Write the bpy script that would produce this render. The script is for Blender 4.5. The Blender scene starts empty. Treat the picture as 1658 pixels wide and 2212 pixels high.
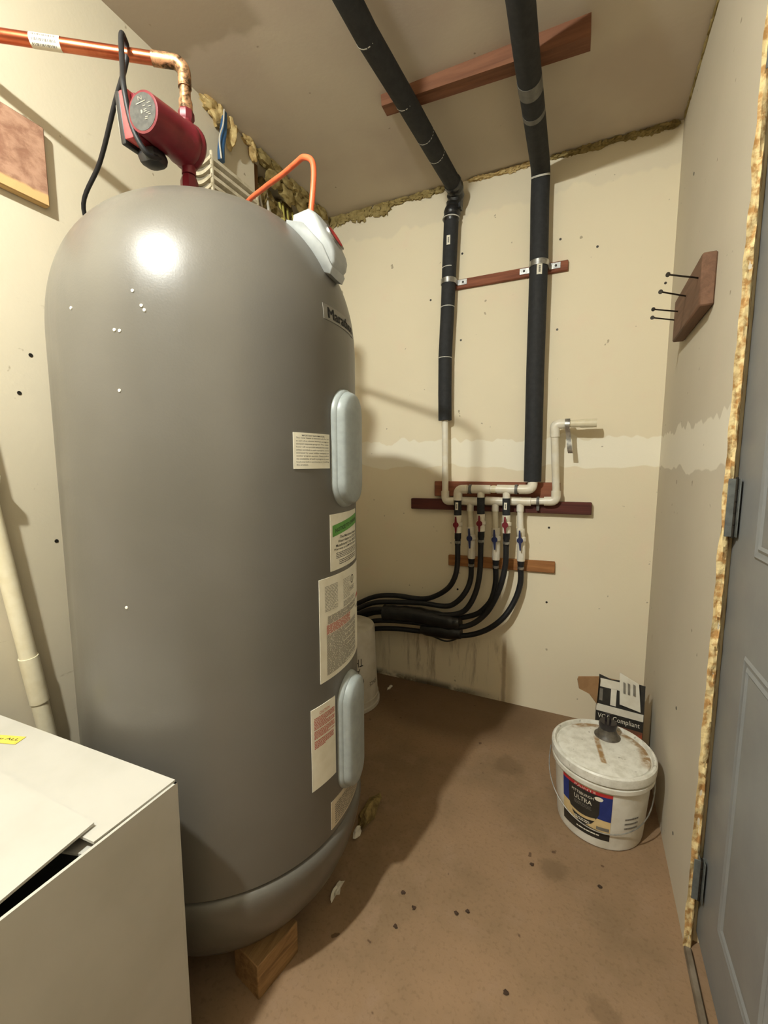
import bpy, bmesh, math, random
from mathutils import Vector, Matrix, noise
random.seed(7)
PI = math.pi
SC = bpy.context.scene
COL = SC.collection

# ------------------------------------------------------------------ camera, world, light, exposure
XR, YB, ZC, XL, YF = 0.295, 2.199, 2.615, -1.362, -1.30
cam_data = bpy.data.cameras.new('camera')
cam = bpy.data.objects.new('camera', cam_data)
COL.objects.link(cam)
cam.location = (0, 0, 1.25)
cam.rotation_euler = (math.radians(90 - 6.434), 0, math.radians(25.01))
cam_data.sensor_fit = 'VERTICAL'
cam_data.sensor_height = 36.0
cam_data.lens = 922.5 / 2212 * 36.0
cam_data.clip_start = 0.02
SC.camera = cam

world = bpy.data.worlds.new('world')
SC.world = world
world.use_nodes = True
world.node_tree.nodes['Background'].inputs[0].default_value = (0.9, 0.85, 0.75, 1)
world.node_tree.nodes['Background'].inputs[1].default_value = 0.0

LAMP = Vector((-0.700, -0.27, 2.470))
LAMP_STRENGTH = 4250.0
LAMP_COLOR = (0.97, 1.0, 0.935)
SC.view_settings.view_transform = 'Standard'
SC.view_settings.look = 'None'
SC.view_settings.exposure = 0.0
SC.view_settings.gamma = 1.0
SC.view_settings.use_curve_mapping = False

# ------------------------------------------------------------------ materials
def lin(c):
    return tuple(((v / 255) / 12.92 if v / 255 <= 0.04045 else ((v / 255 + 0.055) / 1.055) ** 2.4) for v in c[:3]) + (1,)

class NT:
    def __init__(s, name):
        s.m = bpy.data.materials.new(name); s.m.use_nodes = True
        s.t = s.m.node_tree; s.b = s.t.nodes['Principled BSDF']
    def n(s, kind, **kw):
        x = s.t.nodes.new(kind)
        for k, v in kw.items(): setattr(x, k, v)
        return x
    def l(s, a, b): s.t.links.new(a, b)
    def val(s, v, inp):
        if isinstance(v, (int, float)): inp.default_value = v
        else: s.l(v, inp)
    def math(s, op, a, b=0.0, c=None, clamp=False):
        x = s.n('ShaderNodeMath', operation=op, use_clamp=clamp)
        s.val(a, x.inputs[0]); s.val(b, x.inputs[1])
        if c is not None: s.val(c, x.inputs[2])
        return x.outputs[0]
    def coord(s):
        return s.n('ShaderNodeTexCoord').outputs['Object']
    def sep(s, v):
        x = s.n('ShaderNodeSeparateXYZ'); s.l(v, x.inputs[0]); return x.outputs
    def scale(s, v, sc):
        x = s.n('ShaderNodeMapping'); s.l(v, x.inputs[0]); x.inputs['Scale'].default_value = sc; return x.outputs[0]
    def noise(s, v, sc, detail=3, rough=0.55, dist=0.0):
        x = s.n('ShaderNodeTexNoise'); s.l(v, x.inputs['Vector'])
        x.inputs['Scale'].default_value = sc; x.inputs['Detail'].default_value = detail
        x.inputs['Roughness'].default_value = rough; x.inputs['Distortion'].default_value = dist
        return x.outputs[0]
    def ramp(s, f, a, b):
        x = s.n('ShaderNodeMapRange', interpolation_type='SMOOTHSTEP'); s.val(f, x.inputs[0])
        x.inputs[1].default_value = a; x.inputs[2].default_value = b
        return x.outputs[0]
    def mix(s, f, a, b):
        x = s.n('ShaderNodeMix', data_type='RGBA'); s.val(f, x.inputs[0])
        for v, i in ((a, 6), (b, 7)):
            if isinstance(v, tuple): x.inputs[i].default_value = v
            else: s.l(v, x.inputs[i])
        return x.outputs[2]
    def bump(s, h, strength, dist=0.01):
        x = s.n('ShaderNodeBump'); x.inputs['Strength'].default_value = strength; x.inputs['Distance'].default_value = dist
        s.l(h, x.inputs['Height']); s.l(x.outputs[0], s.b.inputs['Normal'])
    def done(s, col=None, rough=0.6, metal=0.0, spec=0.5):
        if col is not None:
            if isinstance(col, tuple): s.b.inputs['Base Color'].default_value = col
            else: s.l(col, s.b.inputs['Base Color'])
        s.val(rough, s.b.inputs['Roughness']); s.b.inputs['Metallic'].default_value = metal
        s.b.inputs['Specular IOR Level'].default_value = spec
        return s.m

def simple(name, c, c2=None, rough=0.55, metal=0.0, sc=30, spec=0.5, bump=0.0, bsc=120, lo=0.35, hi=0.7):
    k = NT(name); v = k.coord(); a = lin(c); b = lin(c2) if c2 else tuple(x * 0.8 for x in a[:3]) + (1,)
    col = k.mix(k.ramp(k.noise(v, sc, 4), lo, hi), a, b)
    if bump: k.bump(k.noise(v, bsc, 3), bump, 0.004)
    return k.done(col, rough, metal, spec)

def wood(name, c, c2, axis=0, rough=0.7, sc=9):
    k = NT(name); s = [sc * 6, sc * 6, sc * 6]; s[axis] = sc * 0.35
    v = k.scale(k.coord(), s)
    n = k.noise(v, 1.0, 5, 0.6, 0.6)
    col = k.mix(k.ramp(n, 0.3, 0.72), lin(c), lin(c2))
    k.bump(n, 0.25, 0.003)
    return k.done(col, rough, 0, 0.3)

def wall_material(name, base, mud, kind):
    k = NT(name); v = k.coord(); x, y, z = k.sep(v)
    h = k.math('ADD', x, y)
    cx = k.n('ShaderNodeCombineXYZ'); k.l(h, cx.inputs[0])
    big = k.noise(v, 1.3, 3, 0.5); mid = k.noise(v, 7, 5, 0.6); fine = k.noise(v, 55, 3, 0.6)
    col = k.mix(k.ramp(big, 0.32, 0.68), lin(base[0]), lin(base[1]))
    col = k.mix(k.math('MULTIPLY', k.ramp(mid, 0.52, 0.8), 0.35), col, lin(base[2]))
    n1 = k.noise(cx.outputs[0], 5.5, 2, 0.45); n2 = k.noise(k.scale(cx.outputs[0], (1.35, 1, 1)), 6.5, 2, 0.5)
    if kind in ('back', 'right'):
        lo = k.math('MULTIPLY_ADD', n1, 0.11, 1.175); hi = k.math('MULTIPLY_ADD', n2, 0.15, 1.30)
        m = k.math('MULTIPLY', k.ramp(k.math('SUBTRACT', z, lo), 0.0, 0.006), k.ramp(k.math('SUBTRACT', hi, z), 0.0, 0.006))
        m = k.math('MULTIPLY', m, k.ramp(k.noise(v, 4, 3), 0.2, 0.42))
        col = k.mix(k.math('MULTIPLY', m, 0.9), col, lin(mud))
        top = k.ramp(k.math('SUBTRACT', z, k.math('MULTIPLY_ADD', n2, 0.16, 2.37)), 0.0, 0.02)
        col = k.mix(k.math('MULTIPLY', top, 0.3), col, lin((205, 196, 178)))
    if kind == 'back':
        s = k.noise(k.scale(v, (17, 1, 2.6)), 1.0, 5, 0.7, 0.3)
        fade = k.math('MULTIPLY', k.ramp(z, 0.36, 0.26), k.math('MULTIPLY', k.ramp(x, -1.2, -0.85), k.ramp(x, -0.28, -0.36)))
        col = k.mix(k.math('MULTIPLY', k.math('MULTIPLY', k.ramp(s, 0.50, 0.70), fade), 0.6), col, lin((112, 84, 44)))
        line = k.math('MULTIPLY', k.ramp(k.math('ABSOLUTE', k.math('SUBTRACT', x, k.math('MULTIPLY_ADD', mid, 0.03, -0.35))), 0.016, 0.004), k.ramp(z, 0.37, 0.3))
        col = k.mix(k.math('MULTIPLY', line, 0.55), col, lin((125, 95, 50)))
        gr = k.math('MULTIPLY', k.math('MULTIPLY', k.ramp(z, 0.05, 0.008), k.ramp(mid, 0.3, 0.5)), k.ramp(x, -0.3, -0.6))
        col = k.mix(k.math('MULTIPLY', gr, 0.85), col, lin((48, 36, 24)))
    if kind == 'left':
        sc = k.ramp(k.noise(k.scale(v, (6, 5, 22)), 1.0, 5, 0.7), 0.66, 0.74)
        col = k.mix(k.math('MULTIPLY', sc, 0.4), col, lin((135, 118, 88)))
    sp = k.ramp(k.noise(v, 26, 2, 0.5), 0.735, 0.77)
    col = k.mix(k.math('MULTIPLY', sp, 0.55), col, lin((110, 92, 62)))
    k.bump(k.math('ADD', fine, k.math('MULTIPLY', mid, 0.6)), 0.12, 0.004)
    return k.done(col, 0.85, 0, 0.2)

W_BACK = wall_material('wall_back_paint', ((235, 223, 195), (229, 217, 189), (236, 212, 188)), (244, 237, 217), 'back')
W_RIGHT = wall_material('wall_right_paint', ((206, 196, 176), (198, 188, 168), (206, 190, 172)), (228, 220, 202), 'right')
W_LEFT = wall_material('wall_left_dimmed', ((205, 195, 173), (197, 187, 164), (207, 190, 170)), (226, 217, 194), 'left')  # same drywall as the other walls, colour darkened to offset strong lamp light
W_FRONT = wall_material('wall_front_paint', ((132, 124, 108), (124, 116, 100), (132, 121, 105)), (238, 228, 203), 'plain')

def ceiling_material():
    k = NT('ceiling_drywall'); v = k.coord()
    big = k.noise(v, 1.6, 4, 0.55); fine = k.noise(v, 60, 3)
    col = k.mix(k.ramp(big, 0.4, 0.62), lin((200, 188, 170)), lin((190, 176, 160)))
    x, y, z = k.sep(v)
    e = k.math('MULTIPLY_ADD', k.noise(v, 4, 3), 0.22, 1.06)
    m = k.math('MULTIPLY', k.ramp(k.math('SUBTRACT', e, y), 0.0, 0.02), k.ramp(x, -0.95, -1.0))
    col = k.mix(k.math('MULTIPLY', m, 0.5), col, lin((150, 134, 112)))
    sp = k.ramp(k.noise(v, 18, 2, 0.5), 0.74, 0.77)
    col = k.mix(k.math('MULTIPLY', sp, 0.6), col, lin((110, 92, 70)))
    k.bump(fine, 0.1, 0.004)
    return k.done(col, 0.9, 0, 0.15)

def floor_material():
    k = NT('floor_concrete'); v = k.coord(); x, y, z = k.sep(v)
    n1 = k.noise(v, 2.4, 5, 0.6); n2 = k.noise(v, 11, 5, 0.65); n3 = k.noise(v, 90, 2, 0.6)
    col = k.mix(k.ramp(n1, 0.35, 0.66), lin((148, 120, 92)), lin((129, 106, 80)))
    col = k.mix(k.math('MULTIPLY', k.ramp(n2, 0.5, 0.75), 0.6), col, lin((150, 124, 100)))
    col = k.mix(k.math('MULTIPLY', k.ramp(n3, 0.5, 0.72), 0.33), col, lin((108, 84, 60)))
    dx = k.math('SUBTRACT', x, -0.62); dy = k.math('SUBTRACT', y, 2.1)
    d = k.math('SQRT', k.math('ADD', k.math('MULTIPLY', k.math('MULTIPLY', dx, dx), 0.9), k.math('MULTIPLY', k.math('MULTIPLY', dy, dy), 2.6)))
    d = k.math('MULTIPLY_ADD', n1, 0.35, k.math('SUBTRACT', d, 0.17))
    damp = k.ramp(d, 0.62, 0.36)
    col = k.mix(k.math('MULTIPLY', damp, 0.6), col, lin((92, 72, 50)))
    for px, py, r in ((-0.225, 1.72, 0.085), (-0.03, 1.30, 0.05), (0.10, 0.98, 0.04)):
        ax = k.math('SUBTRACT', x, px); ay = k.math('SUBTRACT', y, py)
        q = k.math('SQRT', k.math('ADD', k.math('MULTIPLY', ax, ax), k.math('MULTIPLY', ay, ay)))
        q = k.math('MULTIPLY_ADD', n2, 0.12, k.math('SUBTRACT', q, 0.06))
        col = k.mix(k.math('MULTIPLY', k.ramp(q, r, r * 0.3), 0.4), col, lin((92, 74, 52)))
    sp = k.ramp(k.noise(v, 23, 2, 0.5), 0.72, 0.75)
    col = k.mix(k.math('MULTIPLY', sp, 0.7), col, lin((70, 48, 34)))
    k.bump(k.math('ADD', n2, k.math('MULTIPLY', n3, 0.5)), 0.18, 0.006)
    return k.done(col, 0.62, 0, 0.25)

def tank_material():
    k = NT('tank_shell'); v = k.coord()
    n = k.noise(v, 260, 2, 0.5); b = k.noise(v, 3, 3)
    col = k.mix(k.ramp(b, 0.3, 0.7), lin((99, 95, 88)), lin((93, 89, 81)))
    s = k.noise(k.scale(v, (40, 40, 3)), 1.0, 3)
    rough = k.math('MULTIPLY_ADD', s, 0.14, 0.27)
    k.bump(n, 0.06, 0.002)
    return k.done(col, rough, 0, 0.5)

def copper_material():
    k = NT('copper'); v = k.coord(); n = k.noise(v, 14, 4, 0.6, 0.5)
    col = k.mix(k.ramp(n, 0.35, 0.7), lin((214, 128, 92)), lin((190, 96, 66)))
    return k.done(col, 0.3, 1.0)

def tarnish_material():
    k = NT('tarnished_copper'); v = k.coord(); n = k.noise(v, 45, 5, 0.65, 0.4)
    col = k.mix(k.ramp(n, 0.38, 0.62), lin((226, 176, 132)), lin((74, 58, 40)))
    return k.done(col, 0.42, 0.7)

M_CEIL, M_FLOOR, M_TANK, M_COPPER, M_TARN = ceiling_material(), floor_material(), tank_material(), copper_material(), tarnish_material()
M_GREY = simple('grey_plastic', (148, 154, 152), (140, 146, 144), 0.42, sc=60)
M_CAP = simple('cap_plastic', (160, 163, 162), (153, 156, 155), 0.4, sc=50)
M_STICK = simple('sticker_paper', (232, 226, 208), (224, 217, 196), 0.6, sc=25)
M_STICK2 = simple('aged_sticker', (206, 192, 166), (188, 174, 148), 0.7, sc=40)
M_PLATE = simple('name_plate_silver', (122, 118, 110), (114, 110, 102), 0.35, sc=40)
M_INK = simple('black_ink', (34, 32, 30), (44, 42, 40), 0.7)
M_INKG = simple('grey_ink', (112, 106, 96), (130, 124, 112), 0.7)
M_INKR = simple('red_ink', (188, 92, 78), (196, 108, 92), 0.7)
M_GREEN = simple('green_print', (96, 158, 70), (86, 146, 62), 0.6)
M_RED = simple('red_print', (176, 40, 44), (190, 52, 50), 0.55)
M_BLUEP = simple('blue_print', (28, 46, 112), (36, 54, 124), 0.55)
M_CREAMP = simple('cream_print', (216, 190, 138), (200, 172, 120), 0.6)
M_FOAM_SL = simple('black_foam_sleeve', (42, 43, 44), (50, 50, 51), 0.75, sc=50, spec=0.3, bump=0.1, bsc=300)
M_RUBBER = simple('black_rubber', (26, 26, 28), (34, 34, 36), 0.5, sc=50, spec=0.4)
M_TAPE = simple('black_tape', (24, 24, 25), (36, 35, 34), 0.35, sc=30, bump=0.4, bsc=60)
M_GTAPE = simple('grey_tape', (104, 102, 96), (88, 86, 80), 0.5, sc=40)
M_PVC = simple('pvc', (232, 226, 210), (224, 214, 190), 0.35, sc=22)
M_PVCY = simple('yellowed_pvc', (224, 214, 186), (216, 204, 172), 0.38, sc=22)
M_TIE = simple('clear_tie', (200, 198, 190), (180, 178, 168), 0.4)
M_STEEL = simple('zinc_steel', (190, 190, 186), (150, 150, 148), 0.32, 0.9, sc=60)
M_DSTEEL = simple('dark_steel', (70, 66, 60), (56, 52, 47), 0.45, 0.8, sc=60)
M_VRED = simple('red_handle', (122, 26, 36), (110, 22, 32), 0.45)
M_VBLUE = simple('blue_handle', (34, 44, 92), (30, 38, 80), 0.45)
M_PUMP = simple('pump_paint', (112, 30, 40), (100, 26, 35), 0.33, sc=40)
M_PUMPL = simple('pump_paint_bright', (196, 84, 84), (186, 74, 76), 0.4, sc=40)
M_BLACKP = simple('black_plastic', (30, 30, 31), (38, 37, 37), 0.4)
M_PFACE = simple('pump_face_plate', (58, 58, 57), (74, 74, 71), 0.4, sc=90)
M_CLEARP = simple('smoky_plastic', (150, 146, 134), (128, 124, 112), 0.3)
M_ORANGE = simple('orange_cable', (238, 108, 66), (228, 96, 54), 0.45)
M_BLUET = simple('blue_tube', (56, 96, 138), (46, 82, 122), 0.45)
M_YWIRE = simple('yellow_cable', (196, 184, 96), (180, 168, 84), 0.5)
M_WWIRE = simple('white_cable', (206, 200, 186), (190, 184, 168), 0.5)
M_DUST = simple('dusty_white_plastic', (206, 196, 172), (176, 164, 136), 0.6, sc=30)
M_VENTD = simple('vent_recess_shade', (132, 124, 106), (104, 96, 80), 0.7, sc=40)  # vent body greyed, painting recess shade into the gaps between slats
M_INSUL = simple('fibre_insulation', (150, 130, 84), (104, 88, 56), 0.95, sc=45, spec=0.1, bump=0.6, bsc=80)
M_SFOAM = simple('spray_foam', (204, 180, 126), (162, 132, 82), 0.75, sc=38, spec=0.25, bump=0.5, bsc=70)
M_SFOAMD = simple('dusty_foam', (158, 140, 92), (122, 104, 62), 0.85, sc=28, spec=0.2, bump=0.6, bsc=70)
M_EDGE = simple('torn_drywall_edge', (224, 202, 150), (178, 136, 84), 0.85, sc=50, spec=0.15, bump=0.7, bsc=90, lo=0.42, hi=0.62)
M_JAMB = simple('jamb_paint', (228, 212, 172), (218, 200, 158), 0.6, sc=20)
M_DOOR = simple('door_paint', (132, 133, 132), (126, 127, 127), 0.42, sc=12, bump=0.04)
M_HINGE = simple('hinge_steel', (108, 111, 108), (92, 95, 92), 0.5, 0.2, sc=50)
M_SILL = simple('threshold_metal', (128, 116, 100), (104, 92, 76), 0.55, 0.0, sc=30)
M_DARK = simple('dirt_brown', (66, 46, 30), (50, 36, 24), 0.9)
M_BOX = simple('white_cardboard', (181, 177, 168), (174, 170, 160), 0.75, sc=6)
M_CORE = simple('cardboard_edge', (214, 200, 168), (196, 180, 146), 0.85, sc=80)
M_YLAB = simple('yellow_sticker', (214, 194, 84), (206, 184, 74), 0.5)
M_BROWN = simple('brown_cardboard', (170, 132, 92), (156, 118, 80), 0.85, sc=20)
M_BUCKET = simple('bucket_plastic', (226, 222, 210), (208, 202, 186), 0.4, sc=14)
M_BUCKETD = simple('dusty_bucket', (206, 200, 186), (190, 182, 164), 0.5, sc=12)
M_SPOUT = simple('spout_grey', (96, 88, 76), (64, 58, 48), 0.5, sc=60)
M_CAPB = simple('black_cap', (28, 22, 24), (36, 30, 32), 0.3)
M_VBOX = simple('printed_black', (38, 36, 32), (50, 46, 40), 0.5, sc=30)
M_VORG = simple('printed_orange', (164, 76, 48), (110, 72, 52), 0.55, sc=16, lo=0.4, hi=0.6)
M_PAPER = simple('white_paper', (222, 216, 200), (212, 204, 186), 0.7, sc=25)
M_SPECK = simple('white_speck', (232, 228, 214), (224, 220, 206), 0.7)
M_PORC = simple('porcelain', (236, 234, 228), (230, 228, 220), 0.3)
M_W_RED = wood('red_stained_wood', (150, 92, 66), (116, 66, 46), 0)
M_W_DARK = wood('dark_red_wood', (96, 50, 42), (72, 36, 30), 0)
M_W_TAN = wood('tan_wood', (176, 122, 74), (140, 92, 52), 0)
M_W_NAIL = wood('nail_board_wood', (124, 92, 72), (104, 76, 58), 1)
M_W_BLOCK = wood('block_wood', (156, 122, 80), (112, 84, 54), 1)
M_W_CEIL = wood('ceiling_board_wood', (128, 84, 58), (106, 66, 44), 0)
M_W_STUD = wood('stud_wood', (120, 84, 50), (88, 60, 36), 2)
def osb():
    k = NT('rough_board'); v = k.coord(); x, y, z = k.sep(v)
    n = k.noise(k.scale(v, (1, 14, 20)), 1.6, 5, 0.65, 0.3)
    col = k.mix(k.ramp(n, 0.35, 0.68), lin((142, 104, 84)), lin((178, 140, 116)))
    e = k.math('MULTIPLY_ADD', n, 0.012, -0.004)
    col = k.mix(k.ramp(k.math('SUBTRACT', z, e), 0.030, 0.022), col, lin((204, 168, 116)))
    k.bump(n, 0.4, 0.004)
    return k.done(col, 0.85, 0, 0.2)
M_OSB = osb()
def lidmat():
    k = NT('stained_lid'); v = k.coord(); n = k.noise(v, 34, 4, 0.6); x, y, z = k.sep(v)
    col = k.mix(k.ramp(n, 0.35, 0.7), lin((228, 225, 214)), lin((206, 202, 188)))
    # oil that ran from the spout and along the rim behind it
    ax = k.math('SUBTRACT', x, 0.018); ay = k.math('SUBTRACT', y, 0.075)
    q = k.math('SQRT', k.math('ADD', k.math('MULTIPLY', ax, ax), k.math('MULTIPLY', ay, ay)))
    m = k.ramp(k.math('MULTIPLY_ADD', n, 0.05, k.math('SUBTRACT', q, 0.025)), 0.05, 0.02)
    run = k.math('MULTIPLY', k.ramp(k.math('ABSOLUTE', k.math('ADD', x, k.math('MULTIPLY_ADD', y, 0.15, 0.012))), 0.012, 0.005), k.math('MULTIPLY', k.ramp(y, 0.06, 0.04), k.ramp(y, -0.095, -0.085)))
    r = k.math('SQRT', k.math('ADD', k.math('MULTIPLY', x, x), k.math('MULTIPLY', y, y)))
    ring = k.math('MULTIPLY', k.math('MULTIPLY', k.ramp(r, 0.108, 0.125), k.ramp(r, 0.15, 0.14)), k.math('MULTIPLY', k.ramp(k.math('ADD', y, k.math('MULTIPLY', x, 0.6)), 0.0, 0.06), k.ramp(n, 0.3, 0.5)))
    t = k.math('MAXIMUM', k.math('MAXIMUM', m, run), ring)
    t = k.math('MULTIPLY', t, k.math('MULTIPLY_ADD', k.ramp(k.noise(v, 55, 3), 0.3, 0.6), 0.5, 0.4))
    col = k.mix(t, col, lin((146, 104, 36)))
    sp = k.ramp(k.noise(v, 60, 2), 0.66, 0.72)
    col = k.mix(k.math('MULTIPLY', sp, 0.5), col, lin((120, 110, 92)))
    return k.done(col, 0.38)
M_LID = lidmat()

# ------------------------------------------------------------------ geometry helpers
class G:
    def __init__(s): s.v = []; s.f = []
    def add(s, vs, fs):
        o = len(s.v); s.v += [Vector(p) for p in vs]; s.f += [[i + o for i in f] for f in fs]; return s
    def box(s, lo, hi, bev=0.0, rot=None, piv=None, seg=1):
        bm = bmesh.new(); bmesh.ops.create_cube(bm, size=1)
        for v in bm.verts:
            v.co = Vector([lo[i] + (v.co[i] + 0.5) * (hi[i] - lo[i]) for i in range(3)])
        if bev: bmesh.ops.bevel(bm, geom=list(bm.edges), offset=bev, segments=seg, affect='EDGES', profile=0.5)
        if rot is not None:
            p = Vector(piv) if piv is not None else (Vector(lo) + Vector(hi)) / 2
            for v in bm.verts: v.co = rot @ (v.co - p) + p
        bm.verts.index_update()
        s.add([v.co.copy() for v in bm.verts], [[v.index for v in f.verts] for f in bm.faces]); bm.free(); return s
    def tube(s, path, r, n=12, caps=True):
        P = [Vector(p) for p in path]; m = len(P)
        R = r if isinstance(r, (list, tuple)) else [r] * m
        T = []
        for i in range(m):
            a = P[min(i + 1, m - 1)] - P[max(i - 1, 0)]; T.append(a.normalized())
        up = Vector((0, 0, 1)) if abs(T[0].z) < 0.9 else Vector((1, 0, 0))
        u = T[0].cross(up).normalized(); vs = []; fs = []
        for i in range(m):
            if i: u = (u - T[i] * u.dot(T[i])).normalized()
            w = T[i].cross(u)
            for k in range(n):
                a = 2 * PI * k / n; vs.append(P[i] + (u * math.cos(a) + w * math.sin(a)) * R[i])
        for i in range(m - 1):
            for k in range(n):
                fs.append([i * n + k, i * n + (k + 1) % n, (i + 1) * n + (k + 1) % n, (i + 1) * n + k])
        if caps: fs += [list(range(n - 1, -1, -1)), [(m - 1) * n + k for k in range(n)]]
        return s.add(vs, fs)
    def cyl(s, a, b, r, n=16): return s.tube([a, b], r, n)
    def lathe(s, prof, o, axis=(0, 0, 1), n=32, caps=True):
        A = Vector(axis).normalized(); up = Vector((1, 0, 0)) if abs(A.x) < 0.9 else Vector((0, 1, 0))
        u = (up - A * up.dot(A)).normalized(); w = A.cross(u); O = Vector(o); vs = []; fs = []
        for (r, z) in prof:
            for k in range(n):
                a = 2 * PI * k / n; vs.append(O + A * z + (u * math.cos(a) + w * math.sin(a)) * r)
        m = len(prof)
        for i in range(m - 1):
            for k in range(n): fs.append([i * n + k, i * n + (k + 1) % n, (i + 1) * n + (k + 1) % n, (i + 1) * n + k])
        if caps:
            if prof[0][0] > 1e-5: fs.append(list(range(n - 1, -1, -1)))
            if prof[-1][0] > 1e-5: fs.append([(m - 1) * n + k for k in range(n)])
        return s.add(vs, fs)
    def blob(s, c, rad, amp=0.25, seed=0, sub=2, freq=2.0):
        bm = bmesh.new(); bmesh.ops.create_icosphere(bm, subdivisions=sub, radius=1)
        for v in bm.verts:
            k = 1 + amp * noise.noise(v.co * freq + Vector((seed * 3.1, seed * 1.7, seed))) * 1.6
            v.co = Vector((v.co.x * rad[0] * k, v.co.y * rad[1] * k, v.co.z * rad[2] * k)) + Vector(c)
        bm.verts.index_update()
        s.add([v.co.copy() for v in bm.verts], [[v.index for v in f.verts] for f in bm.faces]); bm.free(); return s
    def prism(s, poly, vec):
        n = len(poly); a = [Vector(p) for p in poly]; b = [p + Vector(vec) for p in a]
        return s.add(a + b, [list(range(n - 1, -1, -1)), [n + i for i in range(n)]] + [[i, (i + 1) % n, n + (i + 1) % n, n + i] for i in range(n)])
    def patch(s, fn, nu, nv, th_fn=None):
        """a curved sheet fn(u,v,h): outer face at h=1, back at h=0"""
        vs = []; fs = []
        for h in (1, 0):
            for j in range(nv + 1):
                for i in range(nu + 1): vs.append(fn(i / nu, j / nv, h))
        N = (nu + 1) * (nv + 1); q = lambda i, j: j * (nu + 1) + i
        for j in range(nv):
            for i in range(nu):
                f = [q(i, j), q(i + 1, j), q(i + 1, j + 1), q(i, j + 1)]
                fs.append(f); fs.append([N + k for k in reversed(f)])
        for i in range(nu):
            fs.append([q(i + 1, 0), q(i, 0), N + q(i, 0), N + q(i + 1, 0)]); fs.append([q(i, nv), q(i + 1, nv), N + q(i + 1, nv), N + q(i, nv)])
        for j in range(nv):
            fs.append([q(0, j), q(0, j + 1), N + q(0, j + 1), N + q(0, j)]); fs.append([q(nu, j + 1), q(nu, j), N + q(nu, j), N + q(nu, j + 1)])
        return s.add(vs, fs)

ORG = {}
def link(o, parent=None):
    COL.objects.link(o)
    if parent is not None: o.parent = parent
    return o
def thing(name, label, cat, loc, group=None):
    o = bpy.data.objects.new(name, None); o.empty_display_size = 0.05; o.location = loc
    ORG[o] = Vector(loc); o['label'] = label; o['category'] = cat
    if group: o['group'] = group
    return link(o)
def part(name, g, m, parent=None, ang=43, label=None, org=None, mirror=False):
    o0 = ORG[parent] if parent is not None else Vector(org or (0, 0, 0))
    me = bpy.data.meshes.new(name)
    me.from_pydata([tuple(p - o0) for p in g.v], [], g.f); me.materials.append(m)
    bm = bmesh.new(); bm.from_mesh(me); bmesh.ops.recalc_face_normals(bm, faces=bm.faces); bm.to_mesh(me); bm.free()
    for p in me.polygons: p.use_smooth = True
    me.set_sharp_from_angle(angle=math.radians(ang))
    o = bpy.data.objects.new(name, me); ORG[o] = o0
    if parent is None: o.location = o0
    if label: o['label'] = label
    return link(o, parent)
def tag(o, label, cat, group=None, kind=None):
    o['label'] = label; o['category'] = cat
    if group: o['group'] = group
    if kind: o['kind'] = kind
    return o
def struct(name, g, m, parent=None):
    o = part(name, g, m, parent)
    if parent is None: o['kind'] = 'structure'
    return o
def spline(pts, k=6):
    P = [Vector(p) for p in pts]; P = [P[0] * 2 - P[1]] + P + [P[-1] * 2 - P[-2]]; out = []
    for i in range(1, len(P) - 2):
        a, b, c, d = P[i - 1:i + 3]
        for j in range(k):
            t = j / k
            out.append(0.5 * ((2 * b) + (c - a) * t + (2 * a - 5 * b + 4 * c - d) * t * t + (3 * b - a - 3 * c + d) * t ** 3))
    out.append(P[-2]); return out
def bend(pts, r, k=6):
    """polyline with rounded corners"""
    P = [Vector(p) for p in pts]; out = [P[0]]
    for i in range(1, len(P) - 1):
        a, b = (P[i - 1] - P[i]), (P[i + 1] - P[i]); q = min(r, a.length * 0.49, b.length * 0.49)
        s0, s1 = P[i] + a.normalized() * q, P[i] + b.normalized() * q
        for j in range(k + 1):
            t = j / k; out.append(s0 * (1 - t) ** 2 + P[i] * 2 * t * (1 - t) + s1 * t * t)
    out.append(P[-1]); return out
def text_geo(body, size, align='CENTER', sx=1.0, spacing=1.0, bold=0.0):
    cu = bpy.data.curves.new('lettering', 'FONT'); cu.body = body; cu.size = size; cu.align_x = align; cu.align_y = 'CENTER'
    cu.resolution_u = 2; cu.space_line = spacing; cu.offset = bold
    ob = bpy.data.objects.new('lettering', cu); me = bpy.data.meshes.new_from_object(ob)
    vs = [(v.co.x * sx, v.co.y) for v in me.vertices]; fs = [list(p.vertices) for p in me.polygons]
    bpy.data.objects.remove(ob); bpy.data.curves.remove(cu); bpy.data.meshes.remove(me)
    return vs, fs
def fit(vs, u0, u1, v0, v1):
    xs = [p[0] for p in vs]; ys = [p[1] for p in vs]
    a, b, c, d = min(xs), max(xs), min(ys), max(ys)
    return [(u0 + (p[0] - a) / (b - a + 1e-9) * (u1 - u0), v0 + (p[1] - c) / (d - c + 1e-9) * (v1 - v0)) for p in vs]
def inflate(g, vs, fs, fn):
    """flat print: letter faces carried onto a surface by fn(u,v)"""
    g.add([fn(*p) for p in vs], fs); return g
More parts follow.
